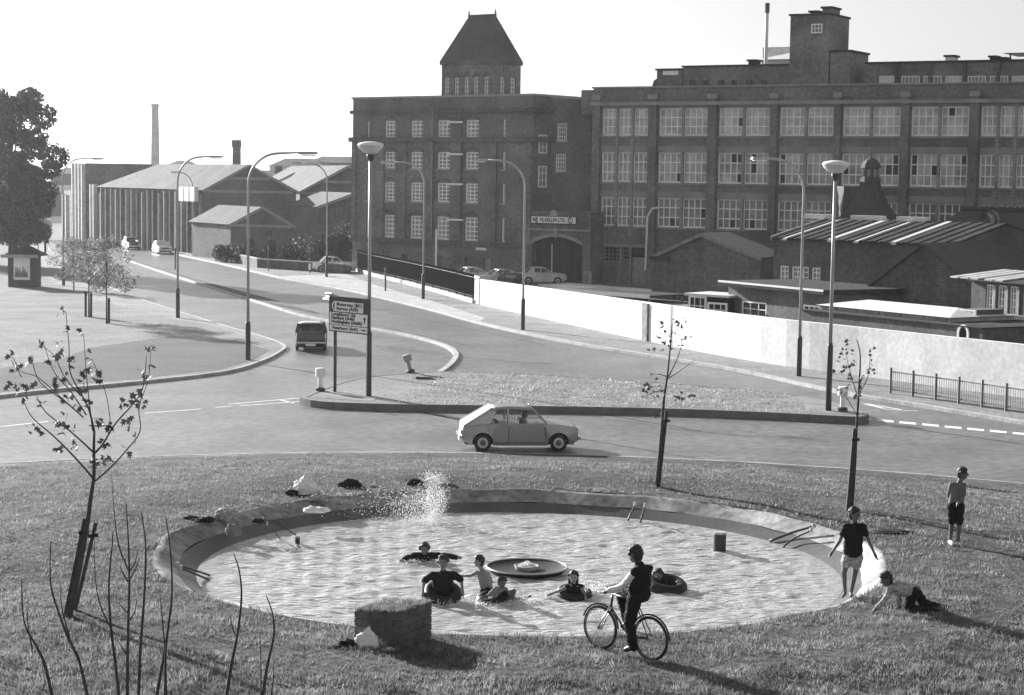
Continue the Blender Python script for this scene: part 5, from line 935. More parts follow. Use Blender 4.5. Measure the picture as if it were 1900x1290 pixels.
def person(label, J, h, face, clothes, base, group=None, long_hair=False, skin=SKIN, hair=HAIR, headup=(0, 0, 1), cat='person'):
    k = h / 1.5; base = Vector(base); J = {a: Vector(b) - base for a, b in J.items()}; t = thing('person', label, cat, base, 0, group)
    face = Vector(face).normalized(); hu = Vector(headup).normalized(); sd = face.cross(hu).normalized(); face = hu.cross(sd).normalized(); hd = J['head']; B3 = (sd, face, hu)
    lat = (J['shR'] - J['shL']).normalized()
    for q_ in 'LR': J['ap' + q_] = J['sh' + q_] + (J['chest'] - J['sh' + q_]) * .45 + (J['pelvis'] - J['chest']) * .12
    SEG = {'torso': [('pelvis', .1, 'chest', .108), ('hipL', .082, 'hipR', .082), ('shL', .047, 'shR', .047), ('chest', .1, 'neck', .045), ('hipL', .08, 'apL', .07), ('hipR', .08, 'apR', .07)]}
    for s in 'LR':
        SEG['ua' + s] = [('sh' + s, .05, 'el' + s, .036)]; SEG['fa' + s] = [('el' + s, .037, 'ha' + s, .025)]; SEG['th' + s] = [('hip' + s, .082, 'kn' + s, .055)]; SEG['sn' + s] = [('kn' + s, .054, 'an' + s, .034)]; SEG['ft' + s] = [('an' + s, .036, 'to' + s, .026)]
    have = lambda sg: sg[0] in J and sg[2] in J
    mb = MB()
    for key in SEG:
        for a, ra, b, rb in [g_ for g_ in SEG[key] if have(g_)]: cap(mb, J[a], ra * k * .92, J[b], rb * k * .92)
    cap(mb, J['neck'], .05 * k, hd - hu * .04 * k, .047 * k)
    ell(mb, hd, .078 * k, .095 * k, .118 * k, B3); ell(mb, hd - hu * .055 * k + face * .025 * k, .06 * k, .065 * k, .07 * k, B3)
    cap(mb, hd + face * .092 * k - hu * .005 * k, .012 * k, hd + face * .112 * k - hu * .03 * k, .016 * k, 6)
    for s in (-1, 1): ell(mb, hd + sd * s * .08 * k - hu * .01 * k, .014 * k, .022 * k, .032 * k, B3, 8)
    for s in 'LR':
        if 'ha' + s in J:
            w_ = J['ha' + s]; d = (w_ - J['el' + s]).normalized(); q = d.cross(lat); q = q.normalized() if q.length > .1 else Vector((0, 1, 0)); q = d.cross(q).normalized() if abs(q.dot(Vector((0, 1, 0)))) < .5 else q
            pm = q.cross(d).normalized(); cap(mb, w_, .026 * k, w_ + d * .07 * k, .03 * k)
            for i, (o_, ln) in enumerate(((-.027, .06), (-.009, .07), (.009, .066), (.027, .052))):
                b0 = w_ + d * .075 * k + q * o_ * k; b1 = b0 + (d + q * o_ * 5) * ln * .55 * k; cap(mb, b0, .0095 * k, b1, .009 * k, 6); cap(mb, b1, .009 * k, b1 + (d * .8 + pm * .5) * ln * .5 * k, .0075 * k, 6)
            b0 = w_ + d * .03 * k - q * .025 * k; b1 = b0 + (d * .6 - q * .9) * .04 * k; cap(mb, b0, .011 * k, b1, .01 * k, 6); cap(mb, b1, .01 * k, b1 + d * .03 * k, .008 * k, 6)
    remesh(mb, 'body', skin, t, .0085)
    mb = MB(); ell(mb, hd + hu * .03 * k - face * .012 * k, .085 * k, .096 * k, .1 * k, B3); ell(mb, hd - face * .04 * k - hu * .02 * k, .082 * k, .068 * k, .1 * k, B3)
    if long_hair:
        for s in (-1, 0, 1): cap(mb, hd + sd * s * .065 * k - face * .03 * k, .04 * k, hd + sd * s * .075 * k - face * .05 * k - hu * (.17 + .04 * (s == 0)) * k, .03 * k)
    else: ell(mb, hd + hu * .07 * k + face * .05 * k, .07 * k, .045 * k, .035 * k, B3)
    hr = random.Random(label)
    for _ in range(26):
        a_ = hr.uniform(0, 6.28); e_ = hr.uniform(-.25, 1.4); dv = sd * math.cos(a_) * math.cos(e_) + face * math.sin(a_) * math.cos(e_) + hu * math.sin(e_)
        if dv.dot(face) > .55 and e_ < .55: continue
        ell(mb, hd + hu * .015 * k + Vector((dv.x, dv.y, dv.z)) * .092 * k, .03 * k, .03 * k, hr.uniform(.018, .034) * k, B3, 7)
    remesh(mb, 'hair', hair, t, .009, 1)
    for s in (-1, 1): mb = MB(); ell(mb, hd + sd * s * .032 * k + face * .088 * k + hu * .004 * k, .013 * k, .008 * k, .008 * k, B3, 8); mb.build('eye', BLACKC, t)
    mb = MB(); ell(mb, hd + face * .085 * k - hu * .068 * k, .024 * k, .01 * k, .008 * k, B3, 8); mb.build('mouth', mat('lips', .14), t)
    for nm, m, keys, inf, lim in clothes:
        mb = MB()
        for key in keys:
            for a, ra, b, rb in [g_ for g_ in SEG[key] if have(g_)]:
                if nm in ('trousers', 'shorts', 'trunks') and key == 'torso': 
                    if a == 'pelvis': cap(mb, J['pelvis'], (ra + inf) * .85 * k, J['pelvis'] + (J['chest'] - J['pelvis']) * .12, (ra + inf) * .8 * k); continue
                    if a != 'hipL' or b != 'hipR': continue
                f_ = lim if key[:2] in ('ua', 'th', 'sn') and key[:2] == keys[-1][:2] else 1
                e_ = J[a] + (J[b] - J[a]) * f_; cap(mb, J[a], (ra + inf) * k, e_, (ra + (rb - ra) * f_ + inf * (1.35 if f_ < 1 or key[:2] in ('fa', 'sn') else 1)) * k)
        if nm not in ('trousers', 'shorts', 'trunks', 'shoe'):
            lo = (J['hipL'] + J['hipR']) / 2; lo = lo + (J['chest'] - lo) * .2; cap(mb, J['hipL'] + (lo - J['hipL']) * .2, (.092 + inf) * k, J['hipR'] + (lo - J['hipR']) * .2, (.092 + inf) * k); cap(mb, lo, (.1 + inf) * k, J['chest'], (.105 + inf) * k)
        remesh(mb, nm, m, t, .012, 3)
    return t
def pj(Y, **px): return {a: uny(v[0], v[1], Y + (v[2] if len(v) > 2 else 0)) for a, v in px.items()}
# boy in black t-shirt on the rim
b_ = un(1572, 1108, ZR); Y0 = b_.y
J = pj(Y0, head=(1585, 953), neck=(1585, 972), chest=(1584, 988), pelvis=(1581, 1026), shL=(1569, 977), shR=(1601, 977), elL=(1558, 1004), elR=(1612, 1004), haL=(1544, 1025, -.08), haR=(1622, 1026, -.08), hipL=(1573, 1033), hipR=(1591, 1033), knL=(1566, 1062, -.05), knR=(1586, 1065, -.03), anL=(1568, 1102), anR=(1579, 1101, .05), toL=(1563, 1108, -.1), toR=(1580, 1108, -.1))
person('child in black t-shirt and pale shorts standing arms out on the pond rim', J, 1.42, (.75, -.5, -.25), [('t_shirt', BLACKC, ['torso', 'uaL', 'uaR'], .012, .5), ('shorts', CHECKC, ['torso', 'thL', 'thR'], .02, .45)], b_)
# shirtless boy
z = mz(1770, 1012); b_ = un(1770, 1012, z); Y0 = b_.y
J = pj(Y0, head=(1786, 878), neck=(1781, 893), chest=(1777, 908), pelvis=(1773, 936), shL=(1765, 899), shR=(1789, 900), elL=(1760, 919, .05), elR=(1789, 919, -.05), haL=(1764, 938, .05), haR=(1780, 931, -.16), hipL=(1766, 939), hipR=(1781, 939), knL=(1766, 969, .05), knR=(1780, 970, -.05), anL=(1763, 1005, .08), anR=(1777, 1009, -.05), toL=(1768, 1010, -.08), toR=(1783, 1014, -.08))
person('shirtless child in black shorts and pale shoes standing on the grass mound', J, 1.5, (.9, -.4, -.25), [('shorts', BLACKC, ['torso', 'thL', 'thR'], .014, .95), ('shoe', WHITEC, ['ftL', 'ftR'], .012, 1)], b_)
# crawling boy
z = ZR; b_ = un(1690, 1134, z); Y0 = b_.y
J = pj(Y0, head=(1644, 1074, -.05), neck=(1655, 1087), chest=(1666, 1091), pelvis=(1695, 1097), shL=(1653, 1092, -.12), shR=(1664, 1090, .15), elL=(1643, 1112, -.15), elR=(1667, 1106, .1), haL=(1628, 1127, -.15), haR=(1668, 1122, .1), hipL=(1696, 1100, -.1), hipR=(1698, 1097, .1), knL=(1684, 1127, -.1), knR=(1714, 1120, .12), anL=(1744, 1138, -.1), anR=(1776, 1136, .12), toL=(1756, 1142, -.1), toR=(1785, 1141, .12))
person('child in a patterned shirt and black trousers crawling on hands and knees beside the pond', J, 1.5, (-.85, -.25, -.35), [('shirt', CHECKC, ['torso', 'uaL', 'uaR', 'faL', 'faR'], .014, .8), ('trousers', BLACKC, ['torso', 'thL', 'thR', 'snL', 'snR'], .02, 1), ('shoe', BLACKC, ['ftL', 'ftR'], .012, 1)], b_, headup=(-.35, 0, .9))
# bicycle and rider
w0, w1 = un(1206, 1226, ZR), un(1113, 1204, ZR); d = w1 - w0; WB = d.length; bz = math.atan2(d.y, d.x); WR = .325
bk = thing('bicycle', 'black roadster bicycle standing on the grass at the pond edge', 'bicycle', w0, bz)
for x in (0, WB):
    o = MB(); prof = [(WR - .02 + .02 * math.cos(a), .018 * math.sin(a)) for a in np.linspace(0, 2 * math.pi, 9)]; o.lathe(prof, 36, 'y'); wh = o.build('wheel', RUBBER, bk, True); wh.location = (x, 0, WR)
    MB().lathe([(WR - .045, -.012), (WR - .035, -.016), (WR - .035, .016), (WR - .045, .012)], 36, 'y').build('rim', CHROME, wh, True); MB().lathe([(.02, -.05), (.03, -.02), (.03, .02), (.02, .05)], 12, 'y', capa=True).build('hub', CHROME, wh)
    sp = MB()
    for i in range(24): a = 2 * math.pi * i / 24; sp.bar((.025 * math.cos(a + .5), .02 * (-1) ** i, .025 * math.sin(a + .5)), ((WR - .04) * math.cos(a), 0, (WR - .04) * math.sin(a)), .003)
    tag(sp.build('spokes', STEEL, wh), kind='stuff')
    MB().tube([(x + (WR + .025) * math.cos(a), 0, WR + (WR + .025) * math.sin(a)) for a in np.linspace(R(20 if x else 30), R(175), 12)], .014, 6).build('mudguard', BLACKP, bk)
bb = (WB * .42, 0, .28); st = (WB * .27, 0, .82); ht_ = (WB * .76, 0, .86); hb_ = (WB * .79, 0, .66)
fr = MB().tube([bb, st], .015, 8).tube([st, ht_], .014, 8).tube([bb, hb_], .015, 8).tube([ht_, hb_], .018, 8)
for s in (-.05, .05): fr.tube([(0, s, WR), (bb[0], s * .5, bb[2])], .009, 6).tube([(0, s, WR), (st[0], s * .4, st[2] - .04)], .008, 6)
fr.build('frame', BLACKP, bk, True)
fk_ = MB()
for s in (-.05, .05): fk_.tube([(hb_[0], s * .6, hb_[2]), (WB * .93, s, WR + .12), (WB, s, WR)], [.012, .011, .008], 6)
fk_.build('fork', CHROME, bk, True)
MB().tube([ht_, (ht_[0] - .02, 0, .98)], .012, 8).tube([(ht_[0] - .16, -.27, .95), (ht_[0] - .02, -.2, .99), (ht_[0] + .03, 0, .98), (ht_[0] - .02, .2, .99), (ht_[0] - .16, .27, .95)], .012, 8).build('handlebar', CHROME, bk, True)
MB().hexa([(st[0] - .14, -.09, .85), (st[0] + .14, -.025, .87), (st[0] + .14, .025, .87), (st[0] - .14, .09, .85)], [(st[0] - .14, -.08, .91), (st[0] + .14, -.015, .9), (st[0] + .14, .015, .9), (st[0] - .14, .08, .91)]).build('saddle', BLACKC, bk, bevel=.015); MB().tube([st, (st[0] - .01, 0, .86)], .012, 6).build('seat_post', CHROME, bk)
MB().lathe([(.085, -.005), (.09, 0), (.085, .005), (.02, .005)], 20, 'y', (bb[0], -.05, bb[2])).build('chainring', STEEL, bk)
MB().bar((bb[0], -.08, bb[2]), (bb[0] + .15, -.08, bb[2] + .06), .02).bar((bb[0], .08, bb[2]), (bb[0] - .15, .08, bb[2] - .06), .02).build('crank', CHROME, bk)
for x, y, zz in ((bb[0] + .15, -.13, bb[2] + .06), (bb[0] - .15, .13, bb[2] - .06)): MB().box(x - .045, x + .045, y - .045, y + .045, zz - .012, zz + .012).build('pedal', RUBBER, bk)
MB().box(.0, bb[0], -.062, -.056, bb[2] + .07, bb[2] + .085).build('chain', STEEL, bk)
ex = Vector((d.x, d.y, 0)).normalized(); ey = Vector((-ex.y, ex.x, 0)); bp_ = lambda x, y, zz: w0 + ex * x + ey * y + Vector((0, 0, zz))
xs_ = WB * .24
J = dict(head=bp_(.31, 0, 1.52), neck=bp_(.23, 0, 1.36), chest=bp_(.2, 0, 1.22), pelvis=bp_(xs_ - .02, 0, .95), shL=bp_(.19, -.15, 1.29), shR=bp_(.19, .15, 1.29), elL=bp_(.36, -.2, 1.07), elR=bp_(.36, .2, 1.07), haL=bp_(ht_[0] - .14, -.25, .97), haR=bp_(ht_[0] - .14, .25, .97), hipL=bp_(xs_, -.085, .92), hipR=bp_(xs_, .085, .92), knL=bp_(xs_ + .43, -.12, .84), knR=bp_(xs_ + .06, .14, .53), anL=bp_(bb[0] + .12, -.13, .43), anR=bp_(xs_ - .04, .16, .2), toL=bp_(bb[0] + .24, -.14, .375), toR=bp_(xs_ + .09, .16, .13))
person('cyclist in a dark waistcoat and white shirtsleeves sitting on the bicycle', J, 1.62, (ex.x, ex.y, -.1), [('shirt', WHITEC, ['torso', 'uaL', 'uaR', 'faL', 'faR'], .012, .6), ('waistcoat', BLACKC, ['torso'], .024, 1), ('trousers', BLACKC, ['torso', 'thL', 'thR', 'snL', 'snR'], .028, 1), ('shoe', BLACKP, ['ftL', 'ftR'], .012, 1)], bp_(0, 0, 0))
# bathers and their inner tubes
def tube_ring(lab, P, R_, r_, tilt=(0, 0, 0), m=RUBBER):
    t = thing('inner_tube', lab, 'inner tube', P); t.rotation_euler = tilt; MB().lathe([(R_ + r_ * math.cos(a), r_ * math.sin(a)) for a in np.linspace(0, 2 * math.pi, 13)], 32).build('tube', m, t, True); MB().tube([(R_ - r_, 0, 0), (R_ - r_ - .05, 0, .02)], .008, 6).build('valve', STEEL, t)
def wy(px, py): return un(px, py, ZW)
SKD = mat('wet_skin', .16, .4, .1, 8.)
b_ = wy(787, 1042); Y0 = b_.y
person('bather in dark clothes swimming with both arms stretched out', pj(Y0, head=(788, 1018), neck=(788, 1032), chest=(788, 1038), pelvis=(788, 1050, .3), shL=(772, 1031), shR=(804, 1031), elL=(758, 1034), elR=(826, 1031), haL=(750, 1038, -.05), haR=(846, 1034, -.05), hipL=(780, 1052, .3), hipR=(796, 1052, .3)), 1.5, (0, -1, -.1), [('shirt', BLACKC, ['torso', 'uaL', 'uaR', 'faL', 'faR'], .02, .95)], b_, skin=SKD)
b_ = wy(822, 1116); Y0 = b_.y
person('dark-haired bather standing waist deep inside a black inner tube', pj(Y0, head=(822, 1042), neck=(822, 1062), chest=(821, 1072), pelvis=(821, 1112), shL=(803, 1067), shR=(840, 1066), elL=(787, 1078, -.05), elR=(856, 1076, -.05), haL=(785, 1098, -.12), haR=(858, 1096, -.12), hipL=(812, 1118), hipR=(830, 1118), knL=(812, 1150), knR=(830, 1150)), 1.5, (0, -1, -.05), [('shirt', BLACKC, ['torso', 'uaL', 'uaR'], .018, .9), ('trunks', BLACKC, ['torso', 'thL', 'thR'], .02, .5)], b_, skin=SKD)
P = uny(821, 1101, Y0); tube_ring('black inner tube worn round the waist of the standing bather', P, .24, .1, (R(24), R(5), 0))
b_ = wy(900, 1104); Y0 = b_.y
person('bare-armed child leaning to grab the shoulder of the bather in the tube', pj(Y0, head=(889, 1041), neck=(893, 1056), chest=(897, 1066), pelvis=(905, 1094), shL=(884, 1063, -.1), shR=(905, 1064, .1), elL=(872, 1069, -.1), elR=(912, 1080, .1), haL=(861, 1069, -.1), haR=(908, 1095, .1), hipL=(899, 1098, -.08), hipR=(910, 1098, .08), knL=(898, 1125), knR=(910, 1125)), 1.35, (-1, -.2, 0), [('trunks', BLACKC, ['torso', 'thL', 'thR'], .02, .6)], b_, skin=mat('pale_skin', .24, .5, .1, 8.))  # a paler skin tone than the other bathers have
b_ = wy(925, 1116); Y0 = b_.y
person('child lounging on a flat inner tube with one knee raised', pj(Y0, head=(931, 1080), neck=(929, 1092), chest=(926, 1098), pelvis=(916, 1110), shL=(919, 1095, -.12), shR=(938, 1096, .12), elL=(908, 1104, -.15), elR=(944, 1108, .12), haL=(898, 1108, -.15), haR=(948, 1116, .1), hipL=(920, 1112, -.08), hipR=(922, 1112, .08), knL=(954, 1097, -.05), knR=(950, 1112, .1), anL=(948, 1122, -.05), anR=(972, 1112, .1), toL=(954, 1126, -.05), toR=(984, 1106, .1)), 1.3, (.3, -.9, .1), [('shirt', GREYC, ['torso', 'uaL', 'uaR'], .014, .7), ('trunks', BLACKC, ['torso', 'thL', 'thR'], .018, .5)], b_, skin=SKIN)
tube_ring('flat black inner tube under the lounging child', wy(915, 1114) + Vector((0, 0, .03)), .22, .085, (R(8), R(-6), 0))
b_ = wy(1064, 1108); Y0 = b_.y
person('long-haired child floating inside a glossy inner tube and reaching sideways', pj(Y0, head=(1064, 1070), neck=(1064, 1085), chest=(1064, 1093), pelvis=(1066, 1110, .1), shL=(1052, 1089), shR=(1077, 1089), elL=(1040, 1096, -.05), elR=(1084, 1099, -.05), haL=(1026, 1101, -.1), haR=(1086, 1108, -.15), hipL=(1060, 1112, .1), hipR=(1072, 1112, .1)), 1.35, (0, -1, 0), [('swimsuit', BLACKC, ['torso'], .012, 1)], b_, skin=mat('pale_skin', .24), long_hair=True)
tube_ring('glossy inner tube round the long-haired child', wy(1066, 1106) + Vector((0, 0, .05)), .24, .08, (R(10), R(4), 0))
b_ = wy(1230, 1092); Y0 = b_.y
person('child lying back in a large inner tube behind the cyclist', pj(Y0, head=(1222, 1066), neck=(1226, 1078), chest=(1230, 1083), pelvis=(1246, 1092), shL=(1222, 1082, -.1), shR=(1234, 1078, .12), elL=(1214, 1092, -.15), elR=(1246, 1078, .2), haL=(1210, 1098, -.2), haR=(1256, 1078, .15), hipL=(1246, 1095, -.08), hipR=(1248, 1091, .08), knL=(1258, 1082, -.08), knR=(1260, 1080, .1), anL=(1262, 1098, -.1), anR=(1266, 1094, .1)), 1.35, (-.4, -.9, .1), [('shirt', BLACKC, ['torso', 'uaL', 'uaR'], .014, .8), ('trunks', BLACKC, ['torso', 'thL', 'thR'], .018, .6)], b_, skin=SKD)
tube_ring('large black inner tube floating behind the cyclist', wy(1236, 1094) + Vector((0, 0, .07)), .27, .115, (R(12), R(6), 0))
# driver of the hatchback
Mx = Matrix.Rotation(CARZ, 3, 'Z'); cw = lambda x, y, zz: Vector(CARP) + Mx @ Vector((x, y, zz))
J = dict(head=cw(.18, -.34, 1.2), neck=cw(.13, -.34, 1.06), chest=cw(.12, -.34, .95), pelvis=cw(.08, -.34, .6), shL=cw(.13, -.5, 1.0), shR=cw(.13, -.18, 1.0), elL=cw(.3, -.55, .8), elR=cw(.3, -.13, .8), haL=cw(.52, -.48, .88), haR=cw(.52, -.2, .88), hipL=cw(.1, -.42, .58), hipR=cw(.1, -.26, .58))
person('driver with dark hair sitting at the wheel of the grey hatchback', J, 1.6, (Mx @ Vector((1, 0, 0))), [('jacket', GREYC, ['torso', 'uaL', 'uaR', 'faL', 'faR'], .02, .95)], cw(.1, -.34, .5))
# ------------------------------------------------------------------ pond furniture
P = wy(977, 1060); P.z = ZW; ft = thing('fountain_dish', 'wide shallow dark fountain dish with a pale ring rising from the water', 'fountain', P); hD = .06
MB().lathe([(.1, -.4), (.2, -.1), (.68, hD - .06), (.74, hD), (.76, hD + .02), (.74, hD + .035), (.71, hD + .01), (.3, hD - .02), (.01, hD - .03)], 48).build('dish', mat('dish_dark', .016, .55, .3, 4.), ft, True)
MB().lathe([(.745 + .016 * math.cos(a), hD + .03 + .016 * math.sin(a)) for a in np.linspace(0, 2 * math.pi, 9)], 48).build('dish_rim', CHROME, ft, True)
MB().lathe([(.2, hD - .03), (.235, hD + .05), (.215, hD + .055), (.18, hD - .02)], 32).build('jet_ring', STONE, ft, True)
FOAM = mat('foam', .85, .35, .05); mb = MB(); B3 = (Vector((1, 0, 0)), Vector((0, 1, 0)), Vector((0, 0, 1)))
for i in range(260):
    r_ = random.random() ** .5 * .16; a_ = random.uniform(0, 6.28); q_ = random.uniform(.008, .024); ell(mb, (r_ * math.cos(a_), r_ * math.sin(a_), hD + random.random() * .16 * (1 - r_ / .2)), q_, q_, q_, B3, 5)
mb.build('bubbling_jet', FOAM, ft, True)
def stump(lab, px, py, wpx, hpx, round_=True):
    P = wy(px, py); P.z = ZW - .3; r_ = wpx / FPX * P.y / 2; h_ = hpx / FPX * P.y + .3; t = thing('pond_light', lab, 'pond light', P); MB().lathe([(r_, 0), (r_, h_ - .04)], 16).build('casing', mat('casing_dark', .035, .6), t, True); MB().lathe([(r_ * 1.04, h_ - .04), (r_ * 1.04, h_), (.01, h_)], 16).build('lid', STONE, t)
stump('squat dark drum with a pale lid standing in the water', 1335, 1022, 24, 36); stump('small dark post standing in the water near the far rim', 552, 1010, 9, 16)
def pipe(lab, pts, r_=.022, m=POLED): 
    W_ = [un(x, y, zz) for x, y, zz in pts]; t = thing('hose', lab, 'hose', W_[0], 0, 'hoses and rods in the pond' if 'pair' in lab or 'rod' in lab else None); MB().tube([v - W_[0] for v in smooth_line(W_, 4)], r_, 6).build('pipe', m, t, True); MB().tube([(0, 0, -.03), (0, 0, .05)], r_ * 1.5, 6).build('coupling', STEEL, t)
pipe('upright hose of a pair running down the pond lining', [(1178, 936, ZR + .05), (1172, 950, 1.9), (1165, 966, ZW)]); pipe('upright hose of a pair running down the pond lining', [(1197, 938, ZR + .05), (1193, 952, 1.9), (1188, 970, ZW)])
pipe('thick hose lying over the sunlit pond rim', [(1510, 976, ZR + .04), (1470, 988, 1.95), (1428, 1004, ZW + .02)], .03); pipe('thinner hose beside the thick hose on the sunlit rim', [(1505, 984, ZR), (1475, 998, 1.9), (1452, 1016, ZW)])
pipe('dark cable slanting to the small post in the water', [(488, 964, ZR + .03), (520, 975, 1.98), (550, 994, ZW + .12)], .015); pipe('short cable on the far lining', [(496, 972, ZR - .05), (508, 985, 1.9), (520, 1000, ZW)], .013)
pipe('dark rod lying in the shallow end of the pond', [(330, 1048, ZR - .1), (360, 1058, 1.85), (390, 1068, ZW + .01)], .02); pipe('dark rod lying in the shallow end of the pond', [(336, 1054, ZR - .12), (362, 1065, 1.83), (388, 1076, ZW + .01)], .02)
# block planter
c = [un(657, 1203, ZR), un(744, 1207, ZR), un(789, 1188, ZR)]; ax, ay = c[1] - c[0], c[2] - c[1]; PX = ax.length; PY = ay.length; pz = math.atan2(ax.y, ax.x)
ang = math.atan2(ay.y, ay.x) - pz; PY = max(PY, .9)
pl = thing('block_planter', 'square block planter with a turf top at the pond edge', 'planter', c[0], pz); HB = .56; NCr = 5; ch = HB / NCr; sk = Vector((math.cos(ang), math.sin(ang), 0)); BM_ = mat('planter_block', .1, .9, .35, 5., .2, 40., .004, 60.)
def wall_blocks(o, d, L_, nrm, off):
    for r_ in range(NCr):
        n_ = max(2, round(L_ / .24)); x = -(L_ / n_ / 2 if r_ % 2 else 0)
        for k in range(n_ + (r_ % 2)):
            a0, a1 = max(0, x + .006), min(L_, x + L_ / n_ - .006); x += L_ / n_
            if a1 - a0 < .03: continue
            j = random.uniform(-.006, .006); p0 = o + d * a0 - nrm * j; p1 = o + d * a1 - nrm * j; z0_, z1_ = r_ * ch + .006, (r_ + 1) * ch - .006
            MB().hexa([p0 + Vector((0, 0, z0_)), p1 + Vector((0, 0, z0_)), p1 + nrm * .1 + Vector((0, 0, z0_)), p0 + nrm * .1 + Vector((0, 0, z0_))], [p0 + Vector((0, 0, z1_)), p1 + Vector((0, 0, z1_)), p1 + nrm * .1 + Vector((0, 0, z1_)), p0 + nrm * .1 + Vector((0, 0, z1_))]).build('brick', BM_, pl)
X1 = Vector((1, 0, 0)); O = Vector((0, 0, 0)); wall_blocks(O, X1, PX, sk, 0); wall_blocks(X1 * PX, sk, PY, -X1, 0); wall_blocks(sk * PY, X1, PX, -sk, 0); wall_blocks(O, sk, PY, X1, 0)
i0 = .02; cor = [X1 * i0 + sk * i0, X1 * (PX - i0) + sk * i0, X1 * (PX - i0) + sk * (PY - i0), X1 * i0 + sk * (PY - i0)]
MB().hexa(cor, [v + Vector((0, 0, HB - .02)) for v in cor]).build('mortar', mat('mortar', .2), pl)
nb = 5000; uv = rng.random((nb, 2)); bx_ = np.array([X1 * PX]) * uv[:, :1] + np.array([sk * PY]) * uv[:, 1:]; bx_[:, 2] = HB - .02
Vb = np.stack([bx_ + rng.normal(0, .008, (nb, 3)) * [1, 1, 0], bx_ + rng.normal(0, .008, (nb, 3)) * [1, 1, 0], bx_ + rng.normal(0, .02, (nb, 3)) * [1, 1, 0] + np.stack([0 * uv[:, 0], 0 * uv[:, 0], rng.uniform(.03, .09, nb)], 1)], 1).reshape(-1, 3)
o = np_mesh('turf', Vb, np.arange(nb * 3).reshape(-1, 3), BLADE); o.parent = pl; tag(o, kind='stuff')
# heaps of clothes and bags
def heap(lab, px, py, wpx, hpx, m, cat='clothes', zz=None, name='clothes_heap'):
    z = mz(px, py) if zz is None else zz; P = un(px, py, z); wd = wpx / FPX * P.y / 2; hh_ = hpx / FPX * P.y; b = bmesh.new(); bmesh.ops.create_icosphere(b, subdivisions=4, radius=1); ph = [random.uniform(0, 6) for _ in range(6)]
    for v in b.verts:
        q = v.co.copy(); f_ = 1 + .16 * math.sin(q.x * 5 + ph[0]) * math.cos(q.y * 4 + ph[1]) + .12 * math.sin(q.y * 9 + q.z * 6 + ph[2]) + .07 * math.sin(q.x * 17 + q.z * 13 + ph[3]) + .05 * math.sin(q.y * 23 + q.x * 11 + ph[4])
        v.co = Vector((q.x * wd * f_, q.y * wd * .65 * f_, max(-.02, (q.z * .75 + .25) * hh_ * f_)))
    me = bpy.data.meshes.new(name); b.to_mesh(me); b.free(); me.materials.append(m); me.polygons.foreach_set('use_smooth', [True] * len(me.polygons)); o = bpy.data.objects.new(name, me); COL.objects.link(o); o.location = P; tag(o, lab, cat); return o
heap('large white heap of clothes behind the pond', 567, 915, 44, 26, WHITEC); heap('dark rag beside the large white heap', 542, 917, 22, 8, BLACKC); heap('black holdall bag on the grass behind the pond', 648, 904, 44, 14, BLACKC, 'bag', name='holdall'); heap('small patterned bundle by the rim', 590, 927, 34, 9, CHECKC); heap('flat white towel on the rim', 585, 949, 46, 8, WHITEC, 'towel', name='towel')
heap('black bag next to the rumpled white garment', 770, 900, 26, 11, BLACKC, 'bag', name='bag'); heap('rumpled white garment behind the spray', 811, 896, 38, 12, WHITEC); heap('small dark socks near the black holdall', 692, 906, 16, 5, GREYC); heap('grey and white rumpled heap of clothes on the pond rim', 420, 962, 42, 18, CHECKC); heap('small dark bundle at the end of the row of clothes', 355, 965, 26, 8, BLACKC); heap('dark bundle between the small bundle and the grey heap', 385, 967, 26, 8, BLACKC); heap('dark cap-shaped cloth on the far rim', 478, 968, 22, 6, BLACKC)
heap('pale-topped dark bundle sitting on the pond lining', 432, 992, 28, 18, GREYC, zz=1.95); heap('black jumper dropped beside the white plastic bag', 645, 1208, 56, 20, BLACKC, zz=ZR); heap('bulging white plastic bag leaning on the planter', 681, 1208, 46, 38, WHITEC, 'bag', zz=ZR, name='plastic_bag'); heap('small clear bag against the planter', 710, 1204, 26, 26, mat('clear_plastic', .4, .3), 'bag', zz=ZR, name='plastic_bag'); heap('folded newspaper in front of the planter', 722, 1214, 34, 12, mat('newsprint', .5), 'newspaper', zz=ZR, name='newspaper')
heap('long dark cloth lying flat on the grass behind the child in black', 1655, 989, 74, 5, BLACKC, 'cloth', name='cloth'); heap('tiny pale scrap on the grass near the shirtless child', 1804, 921, 10, 4, BLACKC, 'litter', name='litter')
# ------------------------------------------------------------------ spray, grass, haze
OCT = np.array([(1, 0, 0), (-1, 0, 0), (0, 1, 0), (0, -1, 0), (0, 0, 1), (0, 0, -1)]); OF_ = np.array([(0, 2, 4), (2, 1, 4), (1, 3, 4), (3, 0, 4), (2, 0, 5), (1, 2, 5), (3, 1, 5), (0, 3, 5)])
def droplets(lab, P, r_):
    n_ = len(P); V = (P[:, None, :] + OCT[None] * r_[:, None, None]).reshape(-1, 3); F_ = (OF_[None] + (np.arange(n_) * 6)[:, None, None]).reshape(-1, 3); o = np_mesh('water_spray', V, F_, FOAM); return tag(o, lab, 'spray', kind='stuff')
n1 = 2600; c_ = np.array(wy(800, 985)); h_ = rng.random(n1) ** 1.3
P1_ = np.stack([c_[0] + rng.normal(0, .13, n1) + rng.normal(0, .1, n1) * h_, c_[1] + 1.0 + rng.normal(0, .3, n1), ZW + h_ * 1.05], 1); n2 = 3000; h2 = rng.random(n2) ** 1.2
P2_ = np.stack([c_[0] - rng.gamma(2.2, .36, n2) + .35, c_[1] + 1.1 + rng.normal(0, .45, n2), ZW + h2 * .62], 1)
droplets('white spray thrown up behind the swimming bather', np.concatenate([P1_, P2_]), rng.uniform(.003, .011, n1 + n2))
